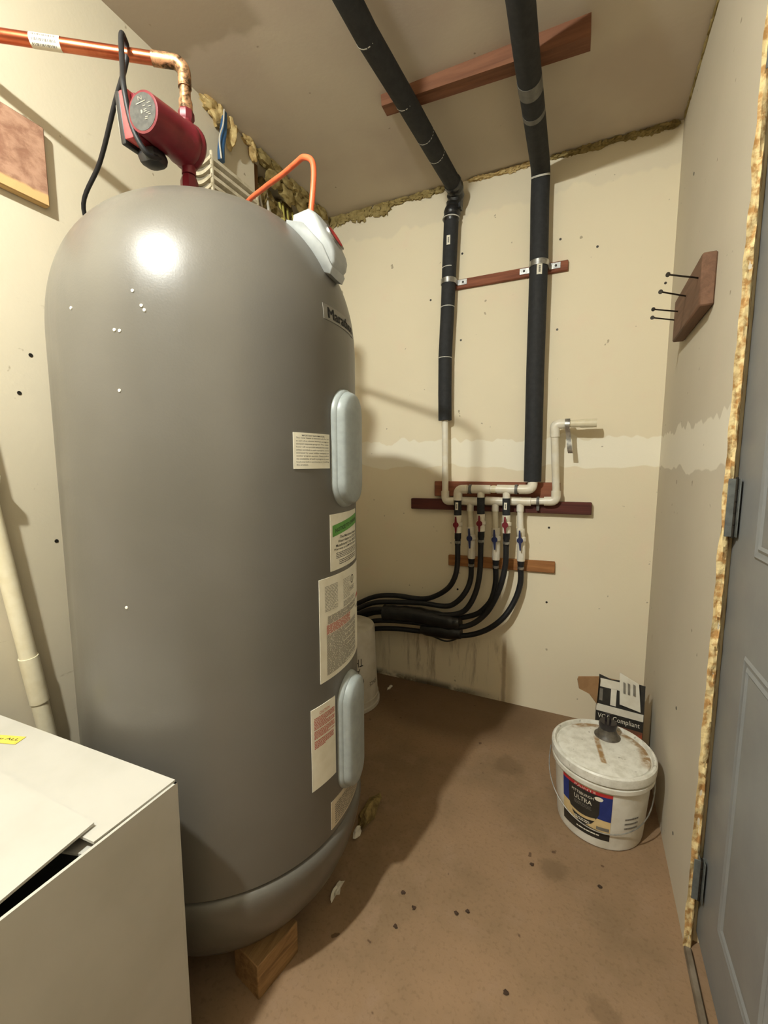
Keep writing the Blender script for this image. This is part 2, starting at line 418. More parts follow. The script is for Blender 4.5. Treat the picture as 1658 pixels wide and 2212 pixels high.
# ------------------------------------------------------------------ the room
T = 0.12
struct('floor', G().box((XL - T, YF - T, -0.1), (XR + 0.2, YB + T, 0)), M_FLOOR)
struct('ceiling', G().box((XL - T, YF - T, ZC), (XR + 0.2, YB + T, ZC + 0.1)), M_CEIL)
wall_back = struct('wall_back', G().box((XL - T, YB, 0), (XR + 0.2, YB + T, ZC)), W_BACK)
HY0, HY1, HZ0, HZ1 = 1.585, 2.12, 2.02, 2.57
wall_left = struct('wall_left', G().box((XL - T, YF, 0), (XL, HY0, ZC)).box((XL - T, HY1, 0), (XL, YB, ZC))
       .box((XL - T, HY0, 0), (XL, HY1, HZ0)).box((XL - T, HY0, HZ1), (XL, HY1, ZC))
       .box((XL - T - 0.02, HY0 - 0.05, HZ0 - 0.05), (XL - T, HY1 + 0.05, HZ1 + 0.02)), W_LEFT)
DY0, DY1, DZ = 0.27, 1.222, 2.36
wall_right = struct('wall_right', G().box((XR, DY1, 0), (XR + 0.013, YB, ZC)).box((XR, YF, 0), (XR + 0.013, DY0, ZC))
       .box((XR, DY0, DZ), (XR + 0.013, DY1, ZC)).box((XR + 0.013, DY1 + 0.06, 0), (XR + T, YB, ZC))
       .box((XR + 0.013, YF, 0), (XR + T, DY0 - 0.03, ZC)).box((XR + 0.013, DY0 - 0.03, DZ + 0.04), (XR + T, DY1 + 0.06, ZC)), W_RIGHT)
struct('wall_front', G().box((XL - T, YF - T, 0), (XR + 0.2, YF, ZC)), W_FRONT)

# torn drywall edge with foam beside the door jamb
def ragged(z0, z1, seed, dx=0.0):
    g = G(); n = int((z1 - z0) / 0.012); k = 9; vs = []; fs = []
    A = Vector((XR - 0.0015, DY1 - 0.002)); Mv = Vector((XR + 0.0135, DY1 - 0.003)); B = Vector((XR + 0.0225, DY1 + 0.020))
    for i in range(n + 1):
        z = z0 + (z1 - z0) * i / n
        for j in range(k + 1):
            t = j / k; p = A.lerp(Mv, t / 0.55) if t < 0.55 else Mv.lerp(B, (t - 0.55) / 0.45)
            q = noise.noise(Vector((t * 2.2, z * 26, seed))) + 0.7 * noise.noise(Vector((t * 5, z * 70, seed + 4)))
            w = math.sin(PI * min(1, t * 1.15)) if t < 0.87 else 0.15
            out = q * 0.011 * w + 0.003
            vs.append((p.x - out * 0.4 - (0.004 if j == 0 else 0) * (noise.noise(Vector((0, z * 14, 9))) + 0.3), p.y - out - (0.010 * max(0, noise.noise(Vector((3, z * 16, 2)))) if j == 0 else 0), z))
    for i in range(n):
        for j in range(k): q = i * (k + 1) + j; fs.append([q, q + 1, q + k + 2, q + k + 1])
    m = len(vs)
    g.add(vs, fs)
    return g
struct('trim_1', ragged(0.001, DZ, 1.0), M_EDGE)
struct('trim_2', G().box((XR + 0.0215, DY1 + 0.0225, 0.0), (XR + 0.16, DY1 + 0.062, DZ)).box((XR + 0.0215, DY0 - 0.03, 0.0), (XR + 0.16, DY0 - 0.008, DZ))
       .box((XR + 0.0215, DY0 - 0.03, DZ), (XR + 0.16, DY1 + 0.062, DZ + 0.03)), M_JAMB)
struct('trim_3', G().box((XR - 0.004, DY0 - 0.01, 0), (XR + 0.013, DY1 - 0.012, 0.014), 0.003).box((XR + 0.040, DY0 - 0.01, 0), (XR + 0.14, DY1 + 0.02, 0.018), 0.003), M_SILL)

# door leaf, closed, hinged on the far jamb
XD = 0.3225
dY0, dY1 = DY0 - 0.004, 1.243
door = struct('door_1', G().box((XD, dY0, 0.034), (XD + 0.042, dY1, DZ - 0.006), 0.001), M_DOOR)
def panel(y0, y1, z0, z1):
    g = G(); vs = []; fs = []
    for ins, h in ((0, 0), (0.006, 0.0035), (0.013, 0.001), (0.017, 0.0005), (0.024, 0.004), (0.030, 0.0005), (0.048, 0.0035), (0.052, 0.0038)):
        for y, z in ((y0 + ins, z0 + ins), (y1 - ins, z0 + ins), (y1 - ins, z1 - ins), (y0 + ins, z1 - ins)): vs.append((XD - h, y, z))
    for i in range(7):
        for k in range(4): fs.append([i * 4 + k, i * 4 + (k + 1) % 4, (i + 1) * 4 + (k + 1) % 4, (i + 1) * 4 + k])
    fs.append([28, 29, 30, 31])
    return g.add(vs, fs)
for y0, y1 in ((0.83, 1.09), (0.445, 0.705)):
    for z0, z1 in ((0.205, 0.852), (1.058, 1.95), (2.06, 2.25)):
        part('panel', panel(y0, y1, z0, z1), M_DOOR, door, 20)
def hinge(z0, z1):
    y = DY1 - 0.020
    h = part('hinge', G().box((XR + 0.001, y, z0), (XR + 0.0145, y + 0.0025, z1), 0.0006).box((XR + 0.0125, y + 0.0025, z0), (XR + 0.0145, DY1 + 0.02, z1), 0.0004), M_HINGE, door)
    part('hinge_leaf', G().box((XR + 0.0200, y - 0.010, z0), (XR + 0.0225, y + 0.012, z1), 0.0006).box((XR + 0.0200, y + 0.010, z0), (XD + 0.001, y + 0.0125, z1), 0.0003), M_HINGE, h)
    g = G(); n = 5; L = (z1 - z0) / n
    for i in range(n): g.cyl((XR + 0.0170, y + 0.004, z0 + i * L + 0.0012), (XR + 0.0170, y + 0.004, z0 + (i + 1) * L - 0.0012), 0.0042, 12)
    g.cyl((XR + 0.0170, y + 0.004, z0 - 0.003), (XR + 0.0170, y + 0.004, z1 + 0.003), 0.0028, 10)
    part('hinge_barrel', g, M_DSTEEL, h)
for z0, z1 in ((0.158, 0.268), (1.085, 1.217), (2.05, 2.20)): hinge(z0, z1)

# ceiling lamp (out of frame, behind the camera) - the only light
def lamp():
    r = thing('ceiling_lamp', 'bare dome bulb in a white porcelain holder on the ceiling', 'lamp', (LAMP.x, LAMP.y, ZC))
    part('lamp_holder', G().lathe([(0.055, 0), (0.055, -0.02), (0.034, -0.045), (0.026, -0.085), (0.024, -0.095)], (LAMP.x, LAMP.y, ZC - 0.0005)), M_PORC, r)
    k = NT('bulb_glow'); k.t.nodes.remove(k.b); e = k.n('ShaderNodeEmission'); e.inputs[0].default_value = LAMP_COLOR + (1,); e.inputs[1].default_value = LAMP_STRENGTH
    k.l(e.outputs[0], k.t.nodes['Material Output'].inputs[0])
    part('bulb_housing', G().lathe([(0.0325, 0.002), (0.034, 0.004), (0.026, 0.032), (0.016, 0.050), (0.014, 0.056)], LAMP, n=24), M_PORC, r)
    part('bulb_dome', G().lathe([(0.0, -0.036), (0.012, -0.034), (0.0225, -0.028), (0.0305, -0.018), (0.0345, -0.006), (0.034, 0.0015)], LAMP, n=28), k.m, r)
lamp()

# screw heads and nail holes in the walls
def screws(wall, pts, ax):
    for p in pts:
        c = Vector(p); d = Vector((0, 0, 0)); d[ax[0]] = ax[1]
        part('screw_head', G().lathe([(0.0056, -0.002), (0.0052, 0.001), (0.0025, 0.0014), (0.0, 0.0006)], c, d, 10), M_DSTEEL, wall)
screws(wall_back, [(-0.598, YB, 2.285), (-0.597, YB, 1.872), (-0.147, YB, 2.258), (-0.144, YB, 1.866), (-0.142, YB, 0.942), (-0.138, YB, 0.569), (-0.588, YB, 0.578), (0.006, YB, 2.196), (-0.76, YB, 2.09), (-0.66, YB, 1.86 + 0.6), (0.27, YB, 2.0)], (1, -1))
screws(wall_left, [(XL, 0.675, 1.540), (XL, 0.641, 1.436), (XL, 0.698, 1.030), (XL, 0.722, 0.476)], (0, 1))
screws(wall_right, [(XR, 1.522, 0.493), (XR, 1.433, 0.140), (XR, 1.9, 2.246)], (0, -1))

# ------------------------------------------------------------------ water heater
CX, CY, TR, TB = -0.890, 0.873, 0.36, 0.09
DZ0, DH, DN = 1.510, 0.360, 2.4
def cylp(a, z, r): a = math.radians(a); return Vector((CX + r * math.cos(a), CY + r * math.sin(a), z))
heater = thing('water_heater', 'tall grey domed electric water heater standing on wooden blocks', 'water heater', (CX, CY, TB))
prof = [(0.352, 0.318), (TR, 0.322)] + [(TR, z) for z in (0.5, 0.8, 1.1, 1.4)] + [(TR * math.cos(t) ** (2 / DN), DZ0 + DH * math.sin(t) ** (2 / DN)) for t in [i * PI / 2 / 36 for i in range(36)]] + [(0, DZ0 + DH)]
part('tank_shell', G().lathe(prof, (CX, CY, 0), n=128), M_TANK, heater, 60)
base_prof = [(0.20, 0.09), (0.262, 0.092), (0.294, 0.108), (0.324, 0.15), (0.347, 0.20), (0.361, 0.245), (0.368, 0.283), (0.3675, 0.299), (0.362, 0.310), (0.352, 0.316)]
part('base_ring', G().lathe(base_prof, (CX, CY, 0), n=96), M_TANK, heater, 50)
# access covers
def cover(ac, z0, z1, hw):
    def fn(grow, lift, crown):
        def f(u, v, h):
            hh = (z1 - z0) / 2 + grow; w = hw + grow; zc = (z0 + z1) / 2
            q = v * 2 - 1; zz = hh * (0.6 * math.sin(q * PI / 2) + 0.4 * q)
            over = max(0.0, abs(zz) - (hh - w))
            ww = math.sqrt(max(0.0, w * w - over * over))
            x = math.sin((u * 2 - 1) * PI / 2) * ww
            d = max(0.0, w - math.hypot(x, over))
            k = min(1.0, d / 0.011); lf = lift * math.sqrt(max(0.0, 1 - (1 - k) ** 2)) + crown * (1 - (1 - d / w) ** 2)
            return cylp(ac + math.degrees(x / TR), zc + zz, TR - 0.001 + (lf if h else 0))
        return f
    rim = part('access_cover', G().patch(fn(0.0, 0.015, 0.0), 28, 48), M_GREY, heater, 50)
    part('cover_panel', G().patch(fn(-0.0058, 0.026, 0.012), 28, 48), M_GREY, rim, 50)
cover(6.3, 1.143, 1.428, 0.0640)
cover(7.6, 0.398, 0.712, 0.0610)
# stickers
def sticker(name, a0, a1, z0, z1, m, lean=0.0, label=None):
    return part(name, G().patch(lambda u, v, h: cylp(a0 + (a1 - a0) * u, z0 + (z1 - z0) * v, TR + (0.0012 if h else -0.001)), 16, 2), m, heater, 50, label)
def on(a0, a1, z0, z1, r=TR + 0.0019): return lambda u, v: cylp(a0 + (a1 - a0) * u, z0 + (z1 - z0) * v, r)
def row(g, fn, body, u0, u1, v0, v1, bold=0.004):
    vs, fs = text_geo(body, 1.0, bold=bold); inflate(g, fit(vs, u0, u1, v0, v1), fs, fn)
def bars(g, fn, rows, u0, u1, v0, v1, seed, fill=0.62):
    rnd = random.Random(seed); h = (v1 - v0) / rows
    for i in range(rows):
        u = u0; v = v1 - (i + 1) * h
        while u < u1 - 0.01:
            w = min(rnd.uniform(0.03, 0.12), u1 - u); n = 1
            if not (i % 5 == 4 and u > u0 + (u1 - u0) * rnd.uniform(0.3, 0.8)):
                vs = [fn(u + w * k / n, v + dv) for dv in (0.0, h * fill) for k in range(n + 1)]
                g.add(vs, [[k, k + 1, n + 2 + k, n + 1 + k] for k in range(n)])
            u += w + 0.012
A0, A1, Z0, Z1 = -21.7, -4.9, 1.2395, 1.316
s1 = sticker('information_label', A0, A1, Z0, Z1, M_STICK, label='small white printed information label beside the upper access cover')
f1 = on(A0, A1, Z0, Z1)
LINES = ['This water heater is intended only for use', 'as part of an electric thermal storage or', 'demand response program. This water', 'heater will not provide adequate hot water', 'unless enrolled in such a program and is', 'activated by your utility company or', 'another program operator. Please confirm', 'the availability of such a program in your', 'local area before purchasing or installing']
g = G(); row(g, f1, 'IMPORTANT INFORMATION', 0.2, 0.82, 0.90, 0.945)
for i, t in enumerate(LINES): row(g, f1, t, 0.06, 0.96, 0.825 - i * 0.083, 0.876 - i * 0.083)
row(g, f1, 'the product.', 0.06, 0.35, 0.078, 0.129)
part('lettering', g, M_INK, s1)
A0, A1, Z0, Z1 = -5.2, 20.5, 0.9965, 1.132
s2 = sticker('warranty_label', A0, A1, Z0, Z1, M_STICK, label='white owner notice label with a green diagonal band')
f2 = on(A0, A1, Z0, Z1, TR + 0.0017); f2b = on(A0, A1, Z0, Z1, TR + 0.0023)
g = G(); n = 10
vs = [f2(k / n * 0.94 + 0.05, (0.60 if r == 0 else 0.80) + 0.14 * k / n - 0.02 * (k / n) ** 2) for r in (0, 1) for k in range(n + 1)]
g.add(vs, [[k, k + 1, n + 2 + k, n + 1 + k] for k in range(n)])
part('green_band', g, M_GREEN, s2)
g = G(); vs, fs = text_geo('NOTICE TO OWNER', 1.0, bold=0.008)
inflate(g, fit(vs, 0.12, 0.93, 0.665, 0.735), fs, lambda u, v: f2b(u, v + 0.14 * (u - 0.1)))
for i, t in enumerate(['The Marathon Heater', 'Water Heater is a STURDY', 'Manufactured 5 Year LIMITED', 'Warranty is a LIMITED Lifetime']):
    row(g, f2, t, 0.25 - i * 0.055, 0.94, 0.545 - i * 0.07, 0.595 - i * 0.07)
bars(g, f2, 4, 0.14, 0.94, 0.20, 0.32, 3, 0.35); bars(g, f2, 3, 0.22, 0.9, 0.08, 0.18, 4, 0.4)
part('lettering', g, M_INK, s2)
A0, A1, Z0, Z1 = -11.8, 24.5, 0.735, 0.985
s3 = sticker('rating_label', A0, A1, Z0, Z1, M_STICK, label='large white rating and warning label with dense print')
f3 = on(A0, A1, Z0, Z1)
g = G(); bars(g, f3, 18, 0.08, 0.30, 0.68, 0.93, 11, 0.32); bars(g, f3, 14, 0.42, 0.60, 0.72, 0.93, 12, 0.28); bars(g, f3, 36, 0.10, 0.80, 0.05, 0.45, 13, 0.5)
bars(g, f3, 5, 0.42, 0.78, 0.64, 0.70, 17, 0.4); bars(g, f3, 8, 0.12, 0.8, 0.55, 0.63, 18, 0.5)
part('print', g, M_INKG, s3)
g = G(); bars(g, f3, 8, 0.10, 0.60, 0.455, 0.545, 14, 0.6)
vs = [f3(u, v) for u, v in ((0.86, 0.60), (0.97, 0.62), (0.97, 0.66), (0.86, 0.64))]; g.add(vs, [[0, 1, 2, 3]])
part('red_print', g, M_INKR, s3)
g = G(); row(g, f3, 'UL', 0.655, 0.70, 0.855, 0.885); row(g, f3, 'NSF', 0.615, 0.74, 0.765, 0.79)
for k in range(18):
    a0, a1 = 2 * PI * k / 18, 2 * PI * (k + 1) / 18; c = lambda a, r: f3(0.678 + r * math.cos(a) * 1.0, 0.87 + r * 0.9 * math.sin(a))
    g.add([c(a0, 0.050), c(a1, 0.050), c(a1, 0.040), c(a0, 0.040)], [[0, 1, 2, 3]])
for (u0, v0, u1, v1) in ((0.60, 0.755, 0.76, 0.758), (0.60, 0.797, 0.76, 0.80)): g.add([f3(u0, v0), f3(u1, v0), f3(u1, v1), f3(u0, v1)], [[0, 1, 2, 3]])
row(g, f3, 'WARNING', 0.84, 0.97, 0.50, 0.53)
part('lettering', g, M_INK, s3)
A0, A1, Z0, Z1 = -16.8, -3.6, 0.479, 0.683
s4 = sticker('caution_label', A0, A1, Z0, Z1, M_STICK, label='tall white caution label printed in red beside the lower cover')
f4 = on(A0, A1, Z0, Z1); g = G(); row(g, f4, 'CAUTION', 0.3, 0.72, 0.905, 0.94)
bars(g, f4, 8, 0.1, 0.94, 0.745, 0.89, 21, 0.6); bars(g, f4, 6, 0.1, 0.94, 0.63, 0.73, 22, 0.6); bars(g, f4, 5, 0.1, 0.9, 0.51, 0.61, 23, 0.6)
part('print', g, M_INKR, s4)
A0, A1, Z0, Z1 = -7.0, 22.0, 0.336, 0.410
s5 = sticker('lower_label', A0, A1, Z0, Z1, M_STICK2, label='yellowed strip label just above the base ring')
g = G(); bars(g, on(A0, A1, Z0, Z1), 9, 0.08, 0.92, 0.1, 0.85, 31, 0.45); part('print', g, M_INKG, s5)
A0, A1 = -6.5, 19.5
def plate_r(z):
    return TR if z <= DZ0 else TR * max(0, 1 - ((z - DZ0) / DH) ** DN) ** (1 / DN)
pl = lambda h: (lambda u, v: cylp(A0 + (A1 - A0) * u, 1.568 + 0.034 * v, plate_r(1.568 + 0.034 * v) + h))
np_ = part('name_plate', G().patch(lambda u, v, h: pl(0.0012 if h else -0.001)(u, v), 16, 4), M_PLATE, heater, 50)
g = G(); vs, fs = text_geo('Marathon', 1.0)
for du, dv in ((0, 0), (0.008, 0.02), (0.016, 0.0)): inflate(g, fit(vs, 0.09 + du, 0.93 + du, 0.16 + dv, 0.84 + dv), fs, pl(0.002)); part('lettering', g, M_INK, np_)
# junction cap on the shoulder
AC = 6.0
ca, sa = math.cos(math.radians(AC)), math.sin(math.radians(AC))
def capgeo(prof, hw, inset):
    g = G(); n = len(prof); vs = []; fs = []
    ks = [(-hw, inset), (-hw + 0.003, inset * 0.45), (-hw + 0.008, inset * 0.15), (-hw + 0.016, 0), (-hw * 0.4, -0.002), (hw * 0.4, -0.002), (hw - 0.016, 0), (hw - 0.008, inset * 0.15), (hw - 0.003, inset * 0.45), (hw, inset)]
    mr = sum(p[0] for p in prof) / n; mz = sum(p[1] for p in prof) / n
    for t, ins in ks:
        for r, z in prof:
            d = math.hypot(r - mr, z - mz); k = max(0.1, 1 - ins / d); r2, z2 = mr + (r - mr) * k, mz + (z - mz) * k
            tt = t * (0.52 + 0.48 * min(1, max(0, (z2 - 1.685) / 0.10)))
            vs.append((CX + r2 * ca - tt * sa, CY + r2 * sa + tt * ca, z2))
    for i in range(len(ks) - 1):
        for k in range(n): fs.append([i * n + k, i * n + (k + 1) % n, (i + 1) * n + (k + 1) % n, (i + 1) * n + k])
    fs.append(list(range(n))); fs.append([(len(ks) - 1) * n + k for k in range(n)])
    return g.add(vs, fs)
cap = part('junction_cap', capgeo([(0.250, 1.76), (0.262, 1.810), (0.302, 1.818), (0.317, 1.808), (0.340, 1.768), (0.355, 1.738), (0.3590, 1.722), (0.357, 1.703), (0.345, 1.690), (0.29, 1.72)], 0.056, 0.010), M_CAP, heater, 62)
part('cap_flange', capgeo([(0.240, 1.755), (0.252, 1.796), (0.292, 1.785), (0.334, 1.738), (0.352, 1.692), (0.346, 1.678), (0.315, 1.688), (0.27, 1.71)], 0.064, 0.003), M_CAP, cap, 62)
def capface(t, s, h):  # on the sloping face
    r = 0.317 + 0.038 * s + 0.87 * h; z = 1.808 - 0.070 * s + 0.52 * h
    return Vector((CX + r * ca - t * sa, CY + r * sa + t * ca, z))
g = G(); n = 20
vs = [capface(0.006 + 0.036 * math.cos(2 * PI * k / n), 0.5 + 0.36 * math.sin(2 * PI * k / n), h) for h in (0.001, 0.006) for k in range(n)]
g.add(vs, [[n + k for k in range(n)]] + [[k, (k + 1) % n, n + (k + 1) % n, n + k] for k in range(n)])
em = part('round_badge', g, M_STEEL, cap)
g = G(); vs = [capface(0.006 + 0.028 * math.cos(2 * PI * k / n), 0.5 + 0.27 * math.sin(2 * PI * k / n), 0.0068) for k in range(n)]; g.add(vs, [list(range(n))])
part('red_badge_face', g, M_RED, em)
CFX, CFY = CX + 0.280 * ca, CY + 0.280 * sa
part('cable_connector', G().lathe([(0.019, 0), (0.019, 0.006), (0.014, 0.007), (0.014, 0.014), (0.010, 0.016)], (CFX, CFY, 1.816), n=16), M_STEEL, cap)
# white scuffs of paint on the shell
for a, z in ((-67.4, 1.56), (-65.0, 1.534), (-64.2, 1.526), (-89.7, 1.541), (-72.0, 1.491), (-73.3, 1.385), (-76.0, 0.969), (-73.6, 1.493)):
    rr = plate_r(z); c = cylp(a, z, rr + 0.0008); k = Vector((math.cos(math.radians(a)), math.sin(math.radians(a)), 0))
    part('paint_speck', G().lathe([(0.0032, -0.001), (0.0028, 0.0005), (0, 0.0008)], c, k, 8), M_SPECK, heater)
# wood blocks under the heater
def block(x, y, lx, ly, rz, label):
    c = Vector((x, y, 0)); R = Matrix.Rotation(math.radians(rz), 3, 'Z')
    o = part('wood_block', G().box((x - lx / 2, y - ly / 2, 0), (x + lx / 2, y + ly / 2, 0.0895), 0.002, R, c), M_W_BLOCK, org=(x, y, 0))
    return tag(o, label, 'wood block', 'wood blocks under the heater')
block(-0.664, 0.730, 0.09, 0.125, -10.7, 'wooden block under the right front edge of the grey tank')
block(-1.02, 0.80, 0.09, 0.40, 4, 'wooden block hidden behind the white box under the tank')
block(-0.85, 1.08, 0.30, 0.09, 3, 'wooden block under the rear of the grey tank')

# orange cable from the cap to the wall behind
o = part('orange_cable', G().tube(spline([(CFX, CFY, 1.828), (-0.606, 0.904, 1.875), (-0.604, 0.908, 1.925), (-0.612, 0.911, 1.955), (-0.640, 0.919, 1.974), (-0.674, 0.936, 1.981), (-0.741, 0.970, 1.992), (-0.841, 1.017, 2.010), (-0.966, 1.081, 2.030), (-1.09, 1.16, 2.02), (-1.22, 1.26, 1.96), (XL + 0.004, 1.36, 1.90)], 8), 0.0066, 10), M_ORANGE, org=(CFX, CFY, 1.828))
tag(o, 'orange electric cable arching from the heater cap towards the wall', 'cable')

# ------------------------------------------------------------------ circulating pump and copper line
PX, PY = -0.916, 0.8285
pump = thing('circulator_pump', 'dark red circulating pump mounted above the heater dome', 'pump', (PX, PY, 1.876))
ax = Vector((0.018, -0.132, -0.016)); L = ax.length; ax.normalize(); A = Vector((PX, PY, 2.020))
side = Vector((-0.98, -0.2, 0.0)); side = (side - ax * side.dot(ax)).normalized(); upv = side.cross(ax); upv = upv if upv.z > 0 else -upv
part('motor_housing', G().lathe([(0.030, -0.002), (0.046, 0.004), (0.048, 0.010), (0.048, 0.022), (0.045, 0.028), (0.0435, L * 0.55), (0.0400, L - 0.006), (0.0394, L - 0.001), (0.0345, L)], A, ax, 40), M_PUMP, pump)
fp = part('face_plate', G().lathe([(0.0348, L - 0.002), (0.0344, L + 0.0006), (0.0, L + 0.0008)], A, ax, 40), M_PFACE, pump)
Fc = A + ax * (L + 0.0014)
def pf(u, v): return Fc - side * u * 0.0345 + upv * v * 0.0345
g = G(); vs, fs = text_geo('N', 1.0); inflate(g, fit(vs, -0.22, 0.08, 0.60, 0.82), fs, pf)
g.add([pf(-0.42, 0.42), pf(0.32, 0.50), pf(0.32, 0.55), pf(-0.42, 0.47)], [[0, 1, 2, 3]])
g.add([pf(-0.12, -0.10), pf(-0.03, -0.10), pf(0.02, 0.0), pf(-0.03, 0.10), pf(-0.12, 0.10)], [[0, 1, 2, 3, 4]])
for i in range(9):
    r = random.Random(i); u = r.uniform(0.1, 0.6); v = 0.35 - i * 0.10
    g.add([pf(u - 0.1, v), pf(u + 0.12, v), pf(u + 0.12, v + 0.04), pf(u - 0.1, v + 0.04)], [[0, 1, 2, 3]])
part('face_lettering', g, M_CLEARP, fp)
part('volute', G().blob(A + ax * -0.004, (0.029, 0.030, 0.054), 0.05, 3, 3).lathe([(0.040, -0.016), (0.049, -0.008), (0.050, -0.001), (0.047, 0.006)], A, ax, 32)
     .tube([(PX, PY, 1.955), (PX, PY, 2.085)], [0.0165, 0.0150], 20), M_PUMP, pump)
part('inlet_union', G().lathe([(0.016, 1.877), (0.016, 1.90), (0.0205, 1.905), (0.0205, 1.940), (0.0165, 1.952)], (PX, PY, 0), n=8), M_PUMP, pump, 25)
part('outlet_neck', G().lathe([(0.015, 2.075), (0.0185, 2.082), (0.0185, 2.096), (0.015, 2.102)], (PX, PY, 0), n=8), M_PUMP, pump, 25)
bc = A + ax * (L * 0.56) + side * 0.060 + upv * 0.014
Rb = Matrix((side, ax, upv)).transposed()
def lb(lo, hi, bev=0.004): return G().box([bc[i] + lo[i] * 0.86 for i in range(3)], [bc[i] + hi[i] * 0.86 for i in range(3)], bev * 0.78, Rb, bc, 2)
tb = part('terminal_box', lb((-0.014, -0.055, -0.052), (0.014, 0.052, 0.056)), M_PUMPL, pump)
part('box_back', lb((0.0142, -0.052, -0.060), (0.030, 0.050, 0.058)), M_BLACKP, pump)
part('clear_cover', lb((0.0302, -0.040, -0.040), (0.040, 0.042, 0.036)), M_CLEARP, pump)
part('box_neck', lb((-0.030, -0.045, -0.050), (-0.0142, 0.045, 0.048)), M_PUMP, pump)
part('plug_housing', lb((-0.050, -0.036, -0.096), (0.014, 0.026, -0.0525), 0.022), M_BLACKP, pump)
# power cord hung over the copper line
PH = Vector((-1.0035, 0.7405, 2.20))
cd = Vector((0.289, 0.205, 0)).normalized(); cn = Vector((-cd.y, cd.x, 0))
q0 = bc - upv * 0.066 - side * 0.036 - ax * 0.008; q1 = bc - side * 0.020 + ax * 0.052 - upv * 0.03; q2 = bc - side * 0.012 + ax * 0.052 + upv * 0.045
front = PH - cn * 0.020
cord = [q0, q0 + ax * 0.044 - upv * 0.010, q1, q2, (q2 * 0.5 + front * 0.5) + Vector((0, 0, -0.01)), front + Vector((0, 0, -0.01)), PH - cn * 0.013 + Vector((0, 0, 0.018)), PH + Vector((0, 0, 0.0225)), PH + cn * 0.015 + Vector((0, 0, 0.014)), PH + cn * 0.022 - cd * 0.008 + Vector((0, 0, -0.02)), Vector((-1.085, 0.765, 2.125)), Vector((-1.200, 0.795, 2.045)), Vector((-1.312, 0.813, 1.977)), Vector((-1.335, 0.85, 1.90)), Vector((-1.34, 0.88, 1.75))]
part('power_cord', G().tube(spline(cord, 7), 0.0058, 10), M_RUBBER, pump)
# copper line
cop = thing('copper_pipe', 'copper water pipe running from the pump elbow past the left wall', 'pipe', (PX, PY, 2.10))
E0 = Vector((PX, PY, 2.205)); dirp = Vector((-0.82, -0.572, 0)).normalized(); far = E0 + dirp * ((E0.x - XL - 0.001) / -dirp.x * 1.0)
far = E0 + dirp * ((XL + 0.001 - E0.x) / dirp.x)
part('pipe_run', G().cyl(E0 + dirp * 0.05, far, 0.0132, 24), M_COPPER, cop)
part('elbow', G().tube(bend([E0 + dirp * 0.070, E0, E0 + Vector((0, 0, -0.055))], 0.026, 8), 0.0150, 22), M_TARN, cop)
part('riser', G().cyl(E0 + Vector((0, 0, -0.05)), (PX, PY, 2.096), 0.0125, 20).tube([(PX, PY, 2.126), (PX, PY, 2.120), (PX, PY, 2.100)], [0.0130, 0.0155, 0.0155], 18), M_TARN, cop)
g = G(); t0 = E0 + dirp * 0.262
g.tube([t0, t0 + dirp * 0.062], 0.0138, 24, False)
wl = part('wrapped_label', g, M_STICK, cop)
g = G()
for k in range(14):
    p = t0 + dirp * (0.008 + k * 0.0036)
    for j in range(3):
        a = math.radians(20 + j * 38); w = 0.0016 if (k * 7 + j) % 3 else 0.0028
        def q(al, d): return p + dirp * d + (Vector((dirp.y, -dirp.x, 0)) * -math.cos(al) + Vector((0, 0, 1)) * math.sin(al)) * 0.01425
        g.add([q(-a + 0.6 - 0.16, 0), q(-a + 0.6 - 0.16, w), q(-a + 0.6 + 0.16, w), q(-a + 0.6 + 0.16, 0)], [[0, 1, 2, 3]])
part('print', g, M_INKG, wl)

# ------------------------------------------------------------------ left wall: board, pipe, hole, vent, foam
o = part('rough_board', G().box((XL, 0.30, 1.938), (XL + 0.022, 0.742, 2.135), 0.003), M_OSB, org=(XL, 0.52, 1.938))
tag(o, 'rough brown board screwed to the left wall near the ceiling', 'board')
g = G(); yy = lambda z: 0.545 + (1.13 - z) * 0.115
pp = thing('white_conduit', 'white plastic pipe leaning down the left wall behind the box', 'pipe', (XL + 0.03, 0.68, 0))
part('pipe_run', G().tube(bend([(XL + 0.001, 0.495, 1.53), (XL + 0.032, 0.496, 1.53), (XL + 0.032, yy(0.76), 0.76)], 0.03, 6), 0.020, 18).cyl((XL + 0.032, yy(0.76), 0.76), (XL + 0.032, yy(0.0), 0.0), 0.020, 18), M_PVCY, pp)
part('coupling', G().cyl((XL + 0.032, yy(0.735), 0.735), (XL + 0.032, yy(0.60), 0.60), 0.0225, 18), M_PVCY, pp)
part('pipe_clip', G().box((XL, 0.490, 1.20), (XL + 0.058, 0.560, 1.225), 0.004), M_PVCY, pp)

